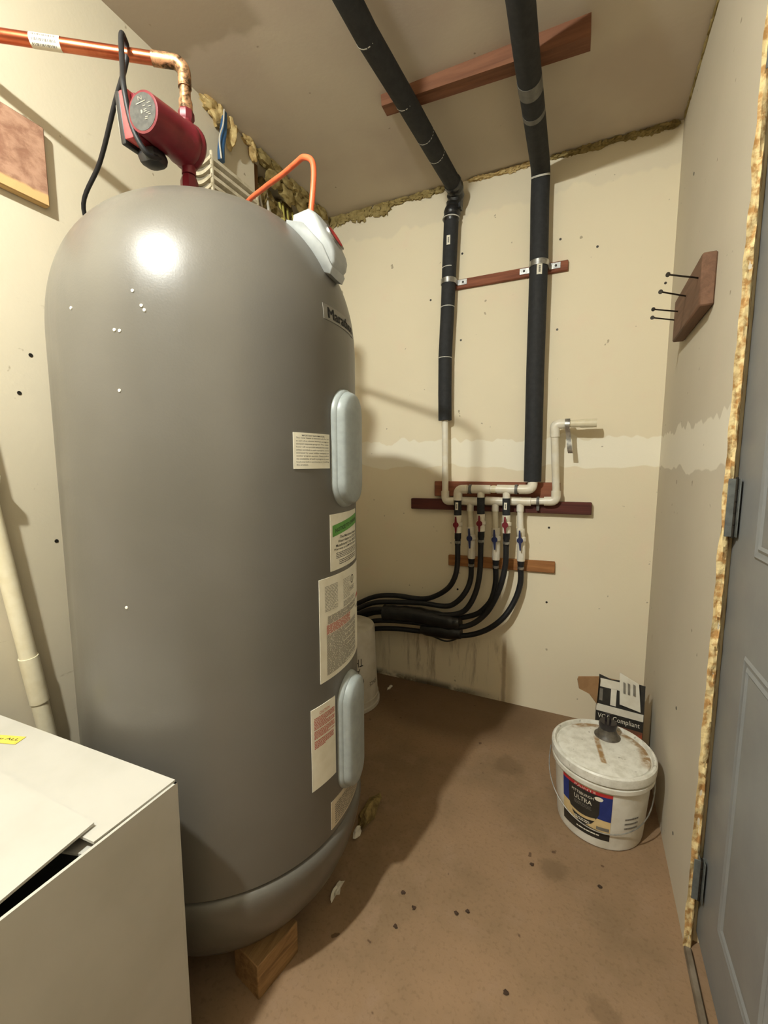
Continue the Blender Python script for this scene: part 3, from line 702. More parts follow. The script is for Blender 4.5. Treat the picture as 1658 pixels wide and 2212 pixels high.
# inside the torn hole
st = part('wall_stud', G().box((XL - 0.11, 1.592, HZ0), (XL - 0.02, 1.632, HZ1), 0.002), M_W_STUD, org=(XL - 0.06, 1.61, HZ0)); tag(st, 'dark wooden stud showing inside the torn wall hole', 'stud')
ins = thing('insulation_batt', 'matted brown insulation stuffed in the torn hole of the left wall', 'insulation', (XL - 0.05, 1.85, HZ0))
g = G()
for i in range(16):
    r = random.Random(i + 40); g.blob((XL - 0.085 + r.uniform(-0.01, 0.02), 1.665 + 0.43 * r.random(), 2.37 + 0.19 * r.random()), (0.035, 0.05, 0.05), 0.5, i, 2, 2.2)
part('batt_fibre', g, M_INSUL, ins)
for i, (y, dx, m, lab) in enumerate(((1.665, 0.0, M_WWIRE, 'leftmost white'), (1.70, 0.004, M_WWIRE, 'middle white'), (1.725, 0.0, M_WWIRE, 'rightmost white'), (1.825, 0.0, M_YWIRE, 'leftmost yellow'), (1.842, 0.006, M_YWIRE, 'second yellow'), (1.860, 0.0, M_YWIRE, 'third yellow'), (1.915, 0.004, M_YWIRE, 'fourth yellow'), (1.940, 0.0, M_YWIRE, 'rightmost yellow'))):
    r = random.Random(i); x = XL - 0.03 + dx
    o = part('electric_cable', G().tube(spline([(x, y, HZ0), (x + 0.004, y + r.uniform(-0.01, 0.01), 2.2), (x - 0.004, y + r.uniform(-0.02, 0.02), 2.38), (x - 0.02, y + r.uniform(-0.03, 0.03), 2.52)], 4), 0.0058, 8), m, org=(x, y, HZ0))
    tag(o, f'{lab} electric cable rising inside the torn wall hole', 'cable', 'cables in the wall hole')
def foam(name, pts, label, m, seed, group=None):
    g = G(); c = Vector(pts[0][0])
    for i, (p, rad) in enumerate(pts): g.blob(p, rad, 0.4, seed + i, 3, 1.8)
    return tag(part(name, g, m, org=c), label, 'foam', group)
foam('insulation_foam', [((XL + 0.012, 1.335, 2.60), (0.022, 0.045, 0.022)), ((XL + 0.018, 1.375, 2.585), (0.025, 0.04, 0.035)), ((XL + 0.022, 1.43, 2.56), (0.022, 0.022, 0.052)), ((XL + 0.012, 1.40, 2.60), (0.02, 0.05, 0.02))], 'tan foam clump around the blue tube at the ceiling', M_SFOAM, 50)
foam('insulation_foam', [((XL + 0.01, 1.535, 2.605), (0.014, 0.028, 0.014)), ((XL + 0.014, 1.565, 2.575), (0.016, 0.020, 0.034))], 'small tan foam clump at the ceiling above the white vent', M_SFOAM, 60)
foam('insulation_foam', [((XL + 0.012, 1.64 + 0.075 * i, 2.592 + 0.012 * math.sin(i * 2.1)), (0.02, 0.055, 0.026)) for i in range(7)] + [((XL + 0.01, 1.70 + 0.10 * i, 2.545 - 0.015 * (i % 2)), (0.018, 0.05, 0.035)) for i in range(4)], 'dusty foam along the ceiling edge of the torn hole', M_SFOAMD, 70)
bt = thing('blue_tube', 'blue tube with a thin white wire hanging from the ceiling foam', 'tube', (XL + 0.03, 1.37, 2.42))
part('tube_sleeve', G().tube(spline([(XL + 0.03, 1.385, 2.60), (XL + 0.032, 1.378, 2.53), (XL + 0.03, 1.366, 2.47), (XL + 0.028, 1.365, 2.418)], 5), 0.0135, 14), M_BLUET, bt)
part('thin_wire', G().tube(spline([(XL + 0.046, 1.372, 2.60), (XL + 0.05, 1.36, 2.54), (XL + 0.046, 1.342, 2.48), (XL + 0.044, 1.35, 2.415)], 5), 0.003, 6), M_WWIRE, bt)
# slatted white vent box
vt = thing('slatted_vent', 'dusty white slatted plastic vent box high on the left wall', 'vent', (XL, 1.38, 2.175))
VY0, VY1 = 1.250, 1.505
part('vent_body', G().box((XL, VY0 + 0.012, 2.175), (XL + 0.066, VY1 - 0.005, 2.338), 0.003), M_VENTD, vt)
for i in range(6):
    z = 2.352 - i * 0.031
    g = G(); n = 10; vs = []
    for k in range(n + 1):
        t = k / n; x = XL + 0.090 * t; sag = -0.013 * math.sin(PI * t ** 0.9)
        for (y, dz) in ((VY0, -0.006), (VY0, 0.006), (VY1, 0.006), (VY1, -0.006)): vs.append((x, y, z + sag + dz))
    fs = [[k * 4 + j, k * 4 + (j + 1) % 4, k * 4 + 4 + (j + 1) % 4, k * 4 + 4 + j] for k in range(n) for j in range(4)] + [[0, 1, 2, 3], [n * 4 + j for j in range(4)]]
    part('slat', g.add(vs, fs), M_DUST, vt)
for y in (VY0 + 0.004, VY1 - 0.012): part('vent_rail', G().box((XL + 0.080, y, 2.18), (XL + 0.091, y + 0.010, 2.376 if y < 1.3 else 2.36), 0.002), M_DUST, vt)

# ------------------------------------------------------------------ foam beads at the back wall / ceiling joint
def bead(name, x0, x1, n, label, m, seed, rz=0.016, drop=0.012, ax='x', fixed=0):
    g = G()
    for i in range(n):
        r = random.Random(seed + i); t = (i + r.random() * 0.5) / n; c = x0 + (x1 - x0) * t
        if ax == 'x': g.blob((c, YB - 0.004, ZC - 0.006 - r.random() * drop), (abs(x1 - x0) / n * 0.75, 0.014, rz * r.uniform(0.6, 1.5)), 0.5, seed + i, 3, 2.4)
        else: g.blob((XR - 0.002, c, ZC - 0.006 - r.random() * drop), (0.005, abs(x1 - x0) / n * 0.75, rz * r.uniform(0.6, 1.4)), 0.5, seed + i, 2, 2.4)
    o = part(name, g, m, org=((x0 + x1) / 2, YB, ZC) if ax == 'x' else (XR, (x0 + x1) / 2, ZC)); return tag(o, label, 'foam')
bead('spray_foam_bead', -1.34, -0.98, 9, 'sagging ragged foam in the left back ceiling corner', M_SFOAMD, 100, 0.026, 0.024)
bead('spray_foam_bead', -1.02, -0.70, 9, 'pale foam bead left of the thinner black ceiling pipe', M_SFOAMD, 120, 0.015, 0.010)
bead('spray_foam_bead', -0.56, -0.28, 8, 'golden foam bead between the two black ceiling pipes', M_SFOAM, 140, 0.008, 0.005)
bead('spray_foam_bead', -0.18, 0.28, 14, 'brown foam bead right of the thicker black ceiling pipe', M_SFOAMD, 160, 0.011, 0.006)
bead('spray_foam_bead', 1.30, 2.18, 20, 'thin dusty foam line along the right wall and ceiling joint', M_SFOAMD, 190, 0.005, 0.001, 'y')

# ------------------------------------------------------------------ boards on the ceiling and the back wall
o = part('ceiling_board', G().add([(-0.752, 1.583, ZC), (-0.046, 1.590, ZC), (-0.046, 1.668, ZC), (-0.752, 1.640, ZC), (-0.752, 1.590, ZC - 0.034), (-0.046, 1.606, ZC - 0.052), (-0.046, 1.668, ZC - 0.046), (-0.752, 1.640, ZC - 0.036)],
     [[0, 1, 2, 3], [4, 7, 6, 5], [0, 4, 5, 1], [1, 5, 6, 2], [2, 6, 7, 3], [3, 7, 4, 0]]), M_W_CEIL, org=(-0.4, 1.63, ZC)); tag(o, 'wooden board fixed across the ceiling above both black pipes', 'board')
def board(x0, x1, z0, z1, th, m, label, y1=YB, rz=0.0):
    R = Matrix.Rotation(math.radians(rz), 3, 'Y')
    o = part('wall_board', G().box((x0, y1 - th, z0), (x1, y1, z1), 0.0025, R), m, org=((x0 + x1) / 2, y1, z0))
    return tag(o, label, 'board')
board(-0.655, -0.109, 2.1145, 2.158, 0.019, M_W_RED, 'narrow reddish strip behind the upper pipe straps')
board(-0.847, 0.039, 1.012, 1.068, 0.036, M_W_DARK, 'long dark red board behind the lower white manifold', rz=-0.6)
board(-0.716, -0.100, 1.082, 1.160, 0.030, M_W_RED, 'reddish board behind the upper white manifold', rz=-0.3)
board(-0.637, -0.107, 0.716, 0.772, 0.019, M_W_TAN, 'short tan board behind the hose ends below the valves', rz=-1.5)

# ------------------------------------------------------------------ insulated pipes
def ring(p, t, r, w, m, parent, name, n=20, tail=0.0):
    t = Vector(t).normalized(); p = Vector(p)
    g = G().tube([p - t * w / 2, p + t * w / 2], r, n, True)
    if tail: g.box(p + Vector((0.006, -r - 0.006, -0.003)), p + Vector((0.011, -r + 0.002, 0.003))).cyl(p + Vector((0.008, -r - 0.004, 0)), p + Vector((0.008 + tail, -r - 0.012, -0.004)), 0.0012, 5)
    return part(name, g, m, parent)
P1 = [(-0.664, 0.86, 2.535), (-0.658, 1.19, 2.535), (-0.657, 1.28, 2.535), (-0.639, 1.55, 2.536), (-0.618, 1.94, 2.536), (-0.610, 2.085, 2.536)]
p1 = thing('insulated_pipe', 'thinner black foam covered pipe tied with thin cable ties, on the left', 'pipe', (-0.655, 2.149, 1.09), None)
part('ceiling_sleeve', G().tube([(-0.666, 0.80, ZC - 0.001), (-0.665, 0.81, 2.56)] + P1, 0.036, 20), M_FOAM_SL, p1)
part('taped_elbow', G().tube(spline([(-0.612, 2.05, 2.536), (-0.611, 2.10, 2.53), (-0.622, 2.14, 2.50), (-0.640, 2.149, 2.455), (-0.643, 2.149, 2.415)], 4), [0.0385 + 0.003 * math.sin(i * 2.3) for i in range(17)], 18), M_TAPE, p1)
part('tape_tail', G().box((-0.602, 2.12, 2.46), (-0.590, 2.16, 2.545), 0.002), M_TAPE, p1)
PV = [(-0.641, 2.149, 2.46), (-0.650, 2.149, 2.16), (-0.6545, 2.149, 2.0), (-0.6626, 2.149, 1.788), (-0.661, 2.149, 1.60), (-0.658, 2.149, 1.4713)]
part('wall_sleeve', G().tube(PV, [0.036, 0.0345, 0.0335, 0.0335, 0.0335, 0.0335], 20), M_FOAM_SL, p1)
for p, t, tl in (((-0.6574, 1.285, 2.535), (0.02, 1, 0), 0.0), ((-0.640, 1.545, 2.536), (0.05, 1, 0), 0), ((-0.6295, 1.73, 2.536), (0.05, 1, 0), 0), ((-0.623, 1.85, 2.536), (0.05, 1, 0), 0), ((-0.6495, 2.149, 2.205), (0, 0, 1), 0.0), ((-0.6538, 2.149, 2.022), (0, 0, 1), 0.0), ((-0.6623, 2.149, 1.779), (0, 0, 1), 0.0)):
    ring(p, t, 0.0362 if p[2] > 2.3 else 0.0352, 0.0035, M_TIE, p1, 'cable_tie')
ring((-0.6425, 2.149, 2.43), (0.03, 0, 1), 0.0425, 0.004, M_TIE, p1, 'cable_tie')
part('white_drop_pipe', G().cyl((-0.658, 2.149, 1.48), (-0.6475, 2.141, 1.078), 0.0165, 18), M_PVC, p1)
def pipe_label(parent, c, r, z0, z1, a0, a1):
    f = lambda u, v, h: Vector((c[0] + r * math.cos(math.radians(a0 + (a1 - a0) * u)) * (1 if h else 0.97), c[1] + r * math.sin(math.radians(a0 + (a1 - a0) * u)) * (1 if h else 0.97), z0 + (z1 - z0) * v))
    s = part('label', G().patch(f, 5, 1), M_STICK, parent)
    g = G()
    for i in range(7):
        v0 = 0.2 + i * 0.085; g.add([f(0.35, v0, 1) + Vector((0, -0.0006, 0)), f(0.7, v0, 1) + Vector((0, -0.0006, 0)), f(0.7, v0 + 0.055, 1) + Vector((0, -0.0006, 0)), f(0.35, v0 + 0.055, 1) + Vector((0, -0.0006, 0))], [[0, 1, 2, 3]])
    part('print', g, M_INK, s)
pipe_label(p1, (-0.647, 2.149), 0.0362, 2.30, 2.342, -100, -72)
P2 = [(-0.214, 1.02, 2.535), (-0.2228, 1.378, 2.535), (-0.2282, 1.60, 2.533), (-0.2304, 1.82, 2.533), (-0.2336, 2.05, 2.533), (-0.2345, 2.10, 2.530), (-0.2350, 2.135, 2.512), (-0.2355, 2.137, 2.47), (-0.235, 2.138, 2.40), (-0.2296, 2.138, 2.168), (-0.2272, 2.138, 1.681), (-0.2205, 2.138, 1.1665)]
p2 = thing('insulated_pipe', 'thicker black foam covered pipe with grey tape bands, on the right', 'pipe', (-0.22, 2.138, 1.1665))
part('foam_sleeve', G().tube([(-0.212, 0.96, ZC - 0.001), (-0.212, 0.97, 2.56)] + P2, 0.0395, 22), M_FOAM_SL, p2)
ring((-0.2292, 1.665, 2.533), (-0.01, 1, 0), 0.0405, 0.055, M_GTAPE, p2, 'tape_band')
ring((-0.2302, 1.79, 2.533), (-0.01, 1, 0), 0.0402, 0.022, M_GTAPE, p2, 'tape_band')
ring((-0.2354, 2.130, 2.505), (0, 0.45, -1), 0.0402, 0.007, M_TIE, p2, 'tape_band')
pipe_label(p2, (-0.2292, 2.138), 0.0402, 2.085, 2.132, -95, -62)
# metal pipe straps
def strap(c, r, z, tabs, label):
    t = thing('pipe_strap', label, 'strap', (c[0], YB, z), 'metal straps on the reddish strip')
    n = 18; vs = []; fs = []
    for k in range(n + 1):
        a = PI * k / n
        for rr, dz in ((r, -0.012), (r, 0.012), (r + 0.002, 0.012), (r + 0.002, -0.012)): vs.append((c[0] + rr * math.cos(a), c[1] - rr * math.sin(a), z + dz))
    for k in range(n):
        for j in range(4): fs.append([k * 4 + j, k * 4 + (j + 1) % 4, k * 4 + 4 + (j + 1) % 4, k * 4 + 4 + j])
    g = G().add(vs, fs)
    for s in (-1, 1): g.box((c[0] + s * r - 0.001 * s - 0.0005, c[1], z - 0.012), (c[0] + s * (r + 0.002), YB - 0.018, z + 0.012))
    part('band', g, M_STEEL, t)
    for s in tabs:
        x0, x1 = sorted((c[0] + s * (r + 0.001), c[0] + s * (r + 0.048)))
        tb_ = part('tab', G().box((x0, YB - 0.022, z - 0.013), (x1, YB - 0.0195, z + 0.013), 0.0006), M_STEEL, t)
        part('screw_head', G().lathe([(0.0055, 0), (0.005, 0.002), (0.0, 0.003)], ((x0 + x1) / 2 + s * 0.004, YB - 0.022, z), (0, -1, 0), 8), M_DSTEEL, tb_)
strap((-0.651, 2.149), 0.0362, 2.142, (1,), 'metal strap holding the thinner black pipe to the reddish strip')
strap((-0.2288, 2.138), 0.0405, 2.140, (-1, 1), 'metal strap holding the thicker black pipe to the reddish strip')

# ------------------------------------------------------------------ manifolds
YU, YL = YB - 0.098, YB - 0.058
man_u = thing('supply_manifold', 'upper white pipe manifold with three red handled valves', 'manifold', (-0.40, YU, 1.128))
man_l = thing('return_manifold', 'lower white pipe manifold with three blue handled valves and right riser', 'manifold', (-0.40, YL, 1.065))
def elbow(parent, a, b, c, r=0.022, rb=0.024):
    a, b, c = Vector(a), Vector(b), Vector(c)
    part('elbow', G().tube(bend([a, b, c], rb, 7), r, 18), M_PVC, parent)
def tee(parent, x, y, z, w, drop, r=0.0215, rs=0.0175):
    part('tee', G().tube([(x - w / 2, y, z), (x + w / 2, y, z)], r, 18).tube([(x, y, z), (x, y, z - drop)], rs, 16), M_PVC, parent)
UX = [-0.5702, -0.4544, -0.3326]
zu = lambda x: 1.1235 + (x + 0.571) * 0.022
part('header_pipe', G().tube([(-0.56, YU, zu(-0.56)), (-0.215, YU, zu(-0.215))], 0.0168, 18), M_PVC, man_u)
elbow(man_u, (-0.522, YU, zu(-0.522)), (UX[0], YU, zu(UX[0])), (UX[0], YU, 1.068))
tee(man_u, UX[1], YU, zu(UX[1]), 0.090, 0.044); tee(man_u, UX[2], YU, zu(UX[2]), 0.090, 0.044)
elbow(man_u, (-0.275, YU, zu(-0.275)), (-0.216, YU, zu(-0.216)), (-0.219, 2.138, 1.18), 0.0225, 0.03)
for x in (-0.508, -0.288):
    part('hanger_clamp', G().tube([(x - 0.006, YU, zu(x)), (x + 0.006, YU, zu(x))], 0.0235, 16).box((x - 0.006, YU, zu(x) - 0.012), (x + 0.006, YB - 0.030, zu(x) + 0.012)), M_GTAPE, man_u)
part('foam_seam', G().tube([(-0.402, YU, zu(-0.402)), (-0.384, YU, zu(-0.384))], 0.0185, 16), M_PVCY, man_u)
def valve(parent, x, y, z0, z1, m, x1=None):
    x1 = x if x1 is None else x1; h = z0 - z1
    P = lambda t: (x + (x1 - x) * t, y, z0 - h * t)
    v = part('valve', G().tube([P(0), P(0.30), P(0.36), P(0.42), P(0.58), P(0.64), P(0.70), P(1)], [0.0195, 0.0195, 0.0165, 0.0235, 0.0235, 0.0165, 0.0195, 0.0195], 18), M_PVC, parent)
    c = Vector(P(0.5)); d = Vector((x1 - x, 0, -h)).normalized()
    g = G().cyl(c + Vector((0, -0.018, 0)), c + Vector((0, -0.036, 0)), 0.009, 12).lathe([(0.0135, 0.034), (0.0145, 0.037), (0.0145, 0.042), (0.0, 0.0425)], c, (0, -1, 0), 14)
    L = h * 0.48; e = Vector((0, -0.0375, 0)); s = Vector((1, 0, 0))
    g.prism([c + e - d * L * 0.95 - s * 0.003, c + e - d * L * 0.95 + s * 0.003, c + e - d * L * 0.3 + s * 0.0055, c + e + d * L * 0.3 + s * 0.0055, c + e + d * L * 0.95 + s * 0.003, c + e + d * L * 0.95 - s * 0.003, c + e + d * L * 0.3 - s * 0.0055, c + e - d * L * 0.3 - s * 0.0055], (0, -0.006, 0))
    part('valve_handle', g, m, v)
def hclamp(parent, x, y, z, r=0.0175):
    part('hose_clamp', G().tube([(x, y, z + 0.006), (x, y, z - 0.006)], r, 16).box((x - 0.004, y - r - 0.010, z - 0.006), (x + 0.012, y - r + 0.002, z + 0.006), 0.001), M_STEEL, parent)
for i, (x, x1) in enumerate(zip(UX, (-0.566, -0.449, -0.3262))):
    zt = 1.070 if i == 0 else 1.086
    part('insulation_sleeve', G().tube([(x, YU, zt), (x + (x1 - x) * 0.4, YU, 0.992 + 0.01 * (i > 0))], 0.0185, 16), M_FOAM_SL, man_u)
    if i != 1: pipe_label(man_u, (x, YU), 0.0190, 1.020 + 0.012 * (i > 0), 1.058 + 0.008 * (i > 0), -112, -68)
    z0, z1 = (0.992, 0.903) if i == 0 else (1.004, 0.918)
    valve(man_u, x + (x1 - x) * 0.4, YU, z0, z1, M_VRED, x1)
    part('coupling', G().tube([(x1, YU, z1 + 0.004), (x1, YU, z1 - 0.030), (x1, YU, z1 - 0.034), (x1, YU, z1 - 0.066)], [0.0165, 0.0165, 0.0145, 0.0145], 16), M_RUBBER, man_u)
    hclamp(man_u, x1, YU, z1 - 0.048, 0.0162)
zl = lambda x: 1.0585 + (x + 0.6128) * 0.036
LX = [-0.5154, -0.3906, -0.2717]
part('header_pipe', G().tube([(-0.63, YL, zl(-0.63)), (-0.13, YL, zl(-0.13))], 0.0165, 18), M_PVC, man_l)
elbow(man_l, (-0.6485, YL, 1.110), (-0.6475, YL, zl(-0.6475)), (-0.598, YL, zl(-0.598)), 0.0205)
for x in LX: tee(man_l, x, YL, zl(x), 0.096, 0.050)
elbow(man_l, (-0.165, YL, zl(-0.165)), (-0.1135, YL, zl(-0.1135)), (-0.1145, YL, 1.125), 0.0215)
for x in (-0.192,):
    part('hanger_clamp', G().tube([(x - 0.006, YL, zl(x)), (x + 0.006, YL, zl(x))], 0.0215, 16).box((x - 0.006, YL, zl(x) - 0.045), (x + 0.006, YB - 0.036, zl(x) + 0.01)), M_GTAPE, man_l)
YT = YB - 0.090
part('riser', G().tube([(-0.1145, YL, 1.12), (-0.1305, YT, 1.395)], 0.0168, 18), M_PVC, man_l)
elbow(man_l, (-0.1285, YT + 0.004, 1.372), (-0.131, YT, 1.428), (-0.085, YT, 1.428), 0.0215)
part('stub_pipe', G().tube([(-0.09, YT, 1.428), (-0.025, YT, 1.4275), (-0.025, YT, 1.4275), (0.040, YT, 1.427)], [0.0168, 0.0168, 0.0185, 0.0185], 18), M_PVCY, man_l)
for i, (x, x1) in enumerate(zip(LX, (-0.5035, -0.380, -0.2597))):
    zt = zl(x) - 0.045; m = x + (x1 - x) * 0.45
    part('branch_pipe', G().tube([(x, YL, zt), (m, YL, 0.925)], 0.0145, 16), M_PVCY if i < 2 else M_PVC, man_l)
    z0, z1 = (0.932, 0.822) if i == 0 else ((0.934, 0.826) if i == 1 else (0.938, 0.832))
    valve(man_l, m, YL, z0, z1, M_VBLUE, x1)
    part('adapter', G().tube([(x1, YL, z1 + 0.006), (x1, YL, z1 - 0.048), (x1, YL, z1 - 0.054)], [0.0195, 0.0200, 0.0185], 12), M_PVC, man_l, 25)
    part('coupling', G().tube([(x1, YL, z1 - 0.050), (x1, YL, z1 - 0.072), (x1, YL, z1 - 0.075), (x1, YL, z1 - 0.105)], [0.0165, 0.0165, 0.0145, 0.0145], 16), M_RUBBER, man_l)
    hclamp(man_l, x1, YL, z1 - 0.088, 0.0162)
# perforated hanger strap
g = G(); x = -0.078
pts = [(x, YT + 0.0235, 1.43), (x, YT + 0.010, 1.4505), (x, YT - 0.012, 1.4495), (x, YT - 0.0235, 1.43), (x, YT - 0.021, 1.41), (x + 0.004, YT - 0.012, 1.39), (x + 0.008, YT - 0.006, 1.36), (x + 0.012, YT - 0.006, 1.33), (x + 0.016, YT - 0.002, 1.305), (x + 0.018, YT + 0.004, 1.297)]
S = spline(pts, 4); vs = []
for i, p in enumerate(S):
    for dx in (-0.010, 0.010):
        for h in (0, 0.0012): vs.append(p + Vector((dx, -h, 0)))
fs = []
for i in range(len(S) - 1):
    a = i * 4; b = a + 4; fs += [[a, a + 2, b + 2, b], [a + 1, b + 1, b + 3, a + 3], [a, b, b + 1, a + 1], [a + 2, a + 3, b + 3, b + 2]]
hs = part('hanger_strap', g.add(vs, fs), M_STEEL, org=(x, YT, 1.43)); tag(hs, 'shiny metal hanger strap dangling from the white stub pipe', 'strap')

# hoses
YH = YB - 0.08
def hose(pts, label):
    o = part('black_hose', G().tube(spline(pts, 6), 0.0138, 12), M_RUBBER, org=pts[0]); tag(o, label, 'hose', 'black hoses below the manifolds')
hose([(-0.566, YU, 0.850), (-0.566, YU, 0.74), (-0.580, YH - 0.015, 0.666), (-0.620, YH, 0.600), (-0.694, YH + 0.01, 0.545), (-0.775, YH + 0.015, 0.518), (-0.93, YH + 0.02, 0.515), (-1.06, YH + 0.02, 0.49), (-1.20, YH + 0.02, 0.42), (XL + 0.002, YH - 0.02, 0.36)], 'black hose from the leftmost red valve, topmost of the bundle')
hose([(-0.5035, YL, 0.745), (-0.506, YL, 0.654), (-0.5285, YH, 0.587), (-0.577, YH, 0.528), (-0.6346, YH, 0.502), (-0.77, YH, 0.500), (-0.93, YH, 0.483), (-1.06, YH - 0.005, 0.46), (-1.20, YH - 0.01, 0.39), (XL + 0.002, YH - 0.04, 0.33)], 'black hose from the leftmost blue valve')
hose([(-0.449, YU, 0.864), (-0.4505, YU, 0.715), (-0.468, YU + 0.005, 0.609), (-0.506, YH - 0.01, 0.522), (-0.556, YH - 0.012, 0.478), (-0.656, YH - 0.02, 0.458), (-0.80, YH - 0.025, 0.455), (-0.93, YH - 0.03, 0.448), (-1.06, YH - 0.035, 0.43), (-1.20, YH - 0.035, 0.36), (XL + 0.002, YH - 0.05, 0.31)], 'black hose from the middle red valve')
hose([(-0.380, YL, 0.745), (-0.378, YL, 0.655), (-0.3915, YH + 0.01, 0.577), (-0.4237, YH + 0.015, 0.522), (-0.4773, YH + 0.018, 0.474), (-0.583, YH + 0.018, 0.440), (-0.76, YH + 0.015, 0.425), (-0.93, YH + 0.01, 0.418), (-1.06, YH, 0.40), (-1.20, YH - 0.02, 0.33), (XL + 0.002, YH - 0.05, 0.27)], 'black hose from the middle blue valve')
hose([(-0.3262, YU, 0.864), (-0.327, YU, 0.762), (-0.345, YU, 0.659), (-0.379, YU + 0.004, 0.565), (-0.420, YH - 0.015, 0.494), (-0.488, YH - 0.018, 0.432), (-0.585, YH - 0.022, 0.402), (-0.76, YH - 0.025, 0.397), (-0.93, YH - 0.028, 0.385), (-1.06, YH - 0.03, 0.36), (-1.20, YH - 0.03, 0.30), (XL + 0.002, YH - 0.04, 0.24)], 'black hose from the rightmost red valve')
hose([(-0.2597, YL, 0.750), (-0.2585, YL, 0.669), (-0.281, YL - 0.005, 0.579), (-0.3296, YH, 0.489), (-0.4072, YH, 0.4136), (-0.5026, YH, 0.366), (-0.617, YH, 0.347), (-0.8075, YH - 0.01, 0.343), (-0.93, YH - 0.015, 0.335), (-1.06, YH - 0.02, 0.31), (-1.20, YH - 0.03, 0.25), (XL + 0.002, YH - 0.06, 0.19)], 'black hose from the rightmost blue valve, lowest of the bundle')
bw = thing('tape_wrap', 'black tape wrapped around the hose bundle low on the back wall', 'tape', (-0.66, YH, 0.38))
part('wrap', G().tube(spline([(-0.545, YH - 0.012, 0.432), (-0.60, YH - 0.008, 0.424), (-0.70, YH - 0.008, 0.428), (-0.80, YH - 0.010, 0.432), (-0.90, YH - 0.012, 0.425), (-0.98, YH - 0.014, 0.420)], 4), [0.030 + 0.014 * math.sin(min(1, i / 5) * PI / 2) + 0.002 * math.sin(i * 1.9) for i in range(21)], 16), M_TAPE, bw)
part('wrap', G().tube([(-0.54, YH - 0.012, 0.372), (-0.58, YH - 0.010, 0.370), (-0.66, YH - 0.010, 0.366), (-0.73, YH - 0.010, 0.362), (-0.76, YH - 0.01, 0.36)], [0.028, 0.037, 0.038, 0.034, 0.026], 14), M_TAPE, bw)
part('loose_tail', G().tube(spline([(-0.54, YH - 0.02, 0.355), (-0.61, YH - 0.03, 0.325), (-0.69, YH - 0.02, 0.333), (-0.80, YH - 0.01, 0.352)], 5), 0.004, 6), M_TAPE, bw)

# ------------------------------------------------------------------ nail board on the right wall
nb = thing('nail_board', 'brown board scrap on the right wall with four long nails', 'board', (XR, 1.66, 1.675))
part('board', G().box((XR - 0.035, 1.463, 1.676), (XR, 1.852, 1.814), 0.004), M_W_NAIL, nb)
for (b, h) in (((0.262, 1.497, 1.7605), (0.178, 1.414, 1.753)), ((0.262, 1.663, 1.7686), (0.178, 1.536, 1.7513)), ((0.262, 1.785, 1.7605), (0.178, 1.682, 1.7477)), ((0.262, 1.846, 1.7505), (0.178, 1.692, 1.7247))):
    d = (Vector(h) - Vector(b)).normalized()
    part('nail', G().cyl(b, h, 0.0024, 8).cyl(Vector(h) - d * 0.001, Vector(h) + d * 0.0015, 0.0062, 10), M_DSTEEL, nb)

# ------------------------------------------------------------------ white carton at lower left
BZ = 0.68
cr, cl = Vector((-0.637, 0.486)), Vector((-1.297, 0.452))
fr, fl = Vector((-0.637, 0.03)), Vector((-1.297, 0.0))
carton = thing('cardboard_box', 'large white cardboard box with loosely closed top flaps', 'box', (-0.967, 0.24, 0))
th = 0.005
def wallp(a, b, inn):
    d = (b - a).normalized(); n = Vector((-d.y, d.x)); n = n if n.dot(inn - a) > 0 else -n
    q = [a, b, b + n * th, a + n * th]
    return G().prism([(p.x, p.y, 0.0) for p in q], (0, 0, BZ))
ctr = Vector((-0.967, 0.24))
for a, b in ((cr, cl), (fr, cr), (fl, fr), (cl, fl)): part('side_panel', wallp(a, b, ctr), M_BOX, carton)
part('floor_panel', G().prism([(p.x * 0.99 + ctr.x * 0.01, p.y * 0.99 + ctr.y * 0.01, 0.001) for p in (cr, cl, fl, fr)], (0, 0, 0.005)), M_BOX, carton)
def flap(name, poly, zs, t=0.0045):
    g = G(); n = len(poly); a = [(p[0], p[1], z) for p, z in zip(poly, zs)]
    g.prism(a, (0, 0, t)); return part(name, g, M_BOX, carton)
flap('side_flap', [(-0.643, 0.475), (-0.643, 0.335), (-0.80, 0.330), (-0.80, 0.46)], [BZ - 0.010, BZ - 0.014, BZ - 0.06, BZ - 0.06])
flap('side_flap', [(-1.291, 0.45), (-1.291, 0.03), (-1.13, 0.05), (-1.13, 0.44)], [BZ - 0.006, BZ - 0.006, BZ - 0.03, BZ - 0.03])
bf = flap('back_flap', [(-0.6415, 0.485), (-1.296, 0.451), (-1.290, 0.300), (-0.6445, 0.345)], [BZ, BZ, BZ - 0.002, BZ - 0.002])
ff = flap('front_flap', [(-0.642, 0.036), (-1.292, 0.006), (-1.280, 0.352), (-0.985, 0.359), (-0.671, 0.362)], [BZ - 0.004, BZ + 0.000, BZ + 0.006, BZ + 0.004, BZ + 0.006])
R = Matrix.Rotation(math.radians(19), 3, 'Z')
yl = part('yellow_label', G().box((-1.115, 0.400, BZ + 0.0046), (-1.020, 0.424, BZ + 0.0052), 0, R), M_YLAB, carton)
g = G(); vs, fs = text_geo('you ALL', 1.0); c0 = Vector((-1.0675, 0.412, BZ + 0.0056))
inflate(g, fit(vs, -0.02, 0.042, -0.004, 0.005), fs, lambda u, v: c0 + R @ Vector((u, v, 0))); part('lettering', g, M_INK, yl)

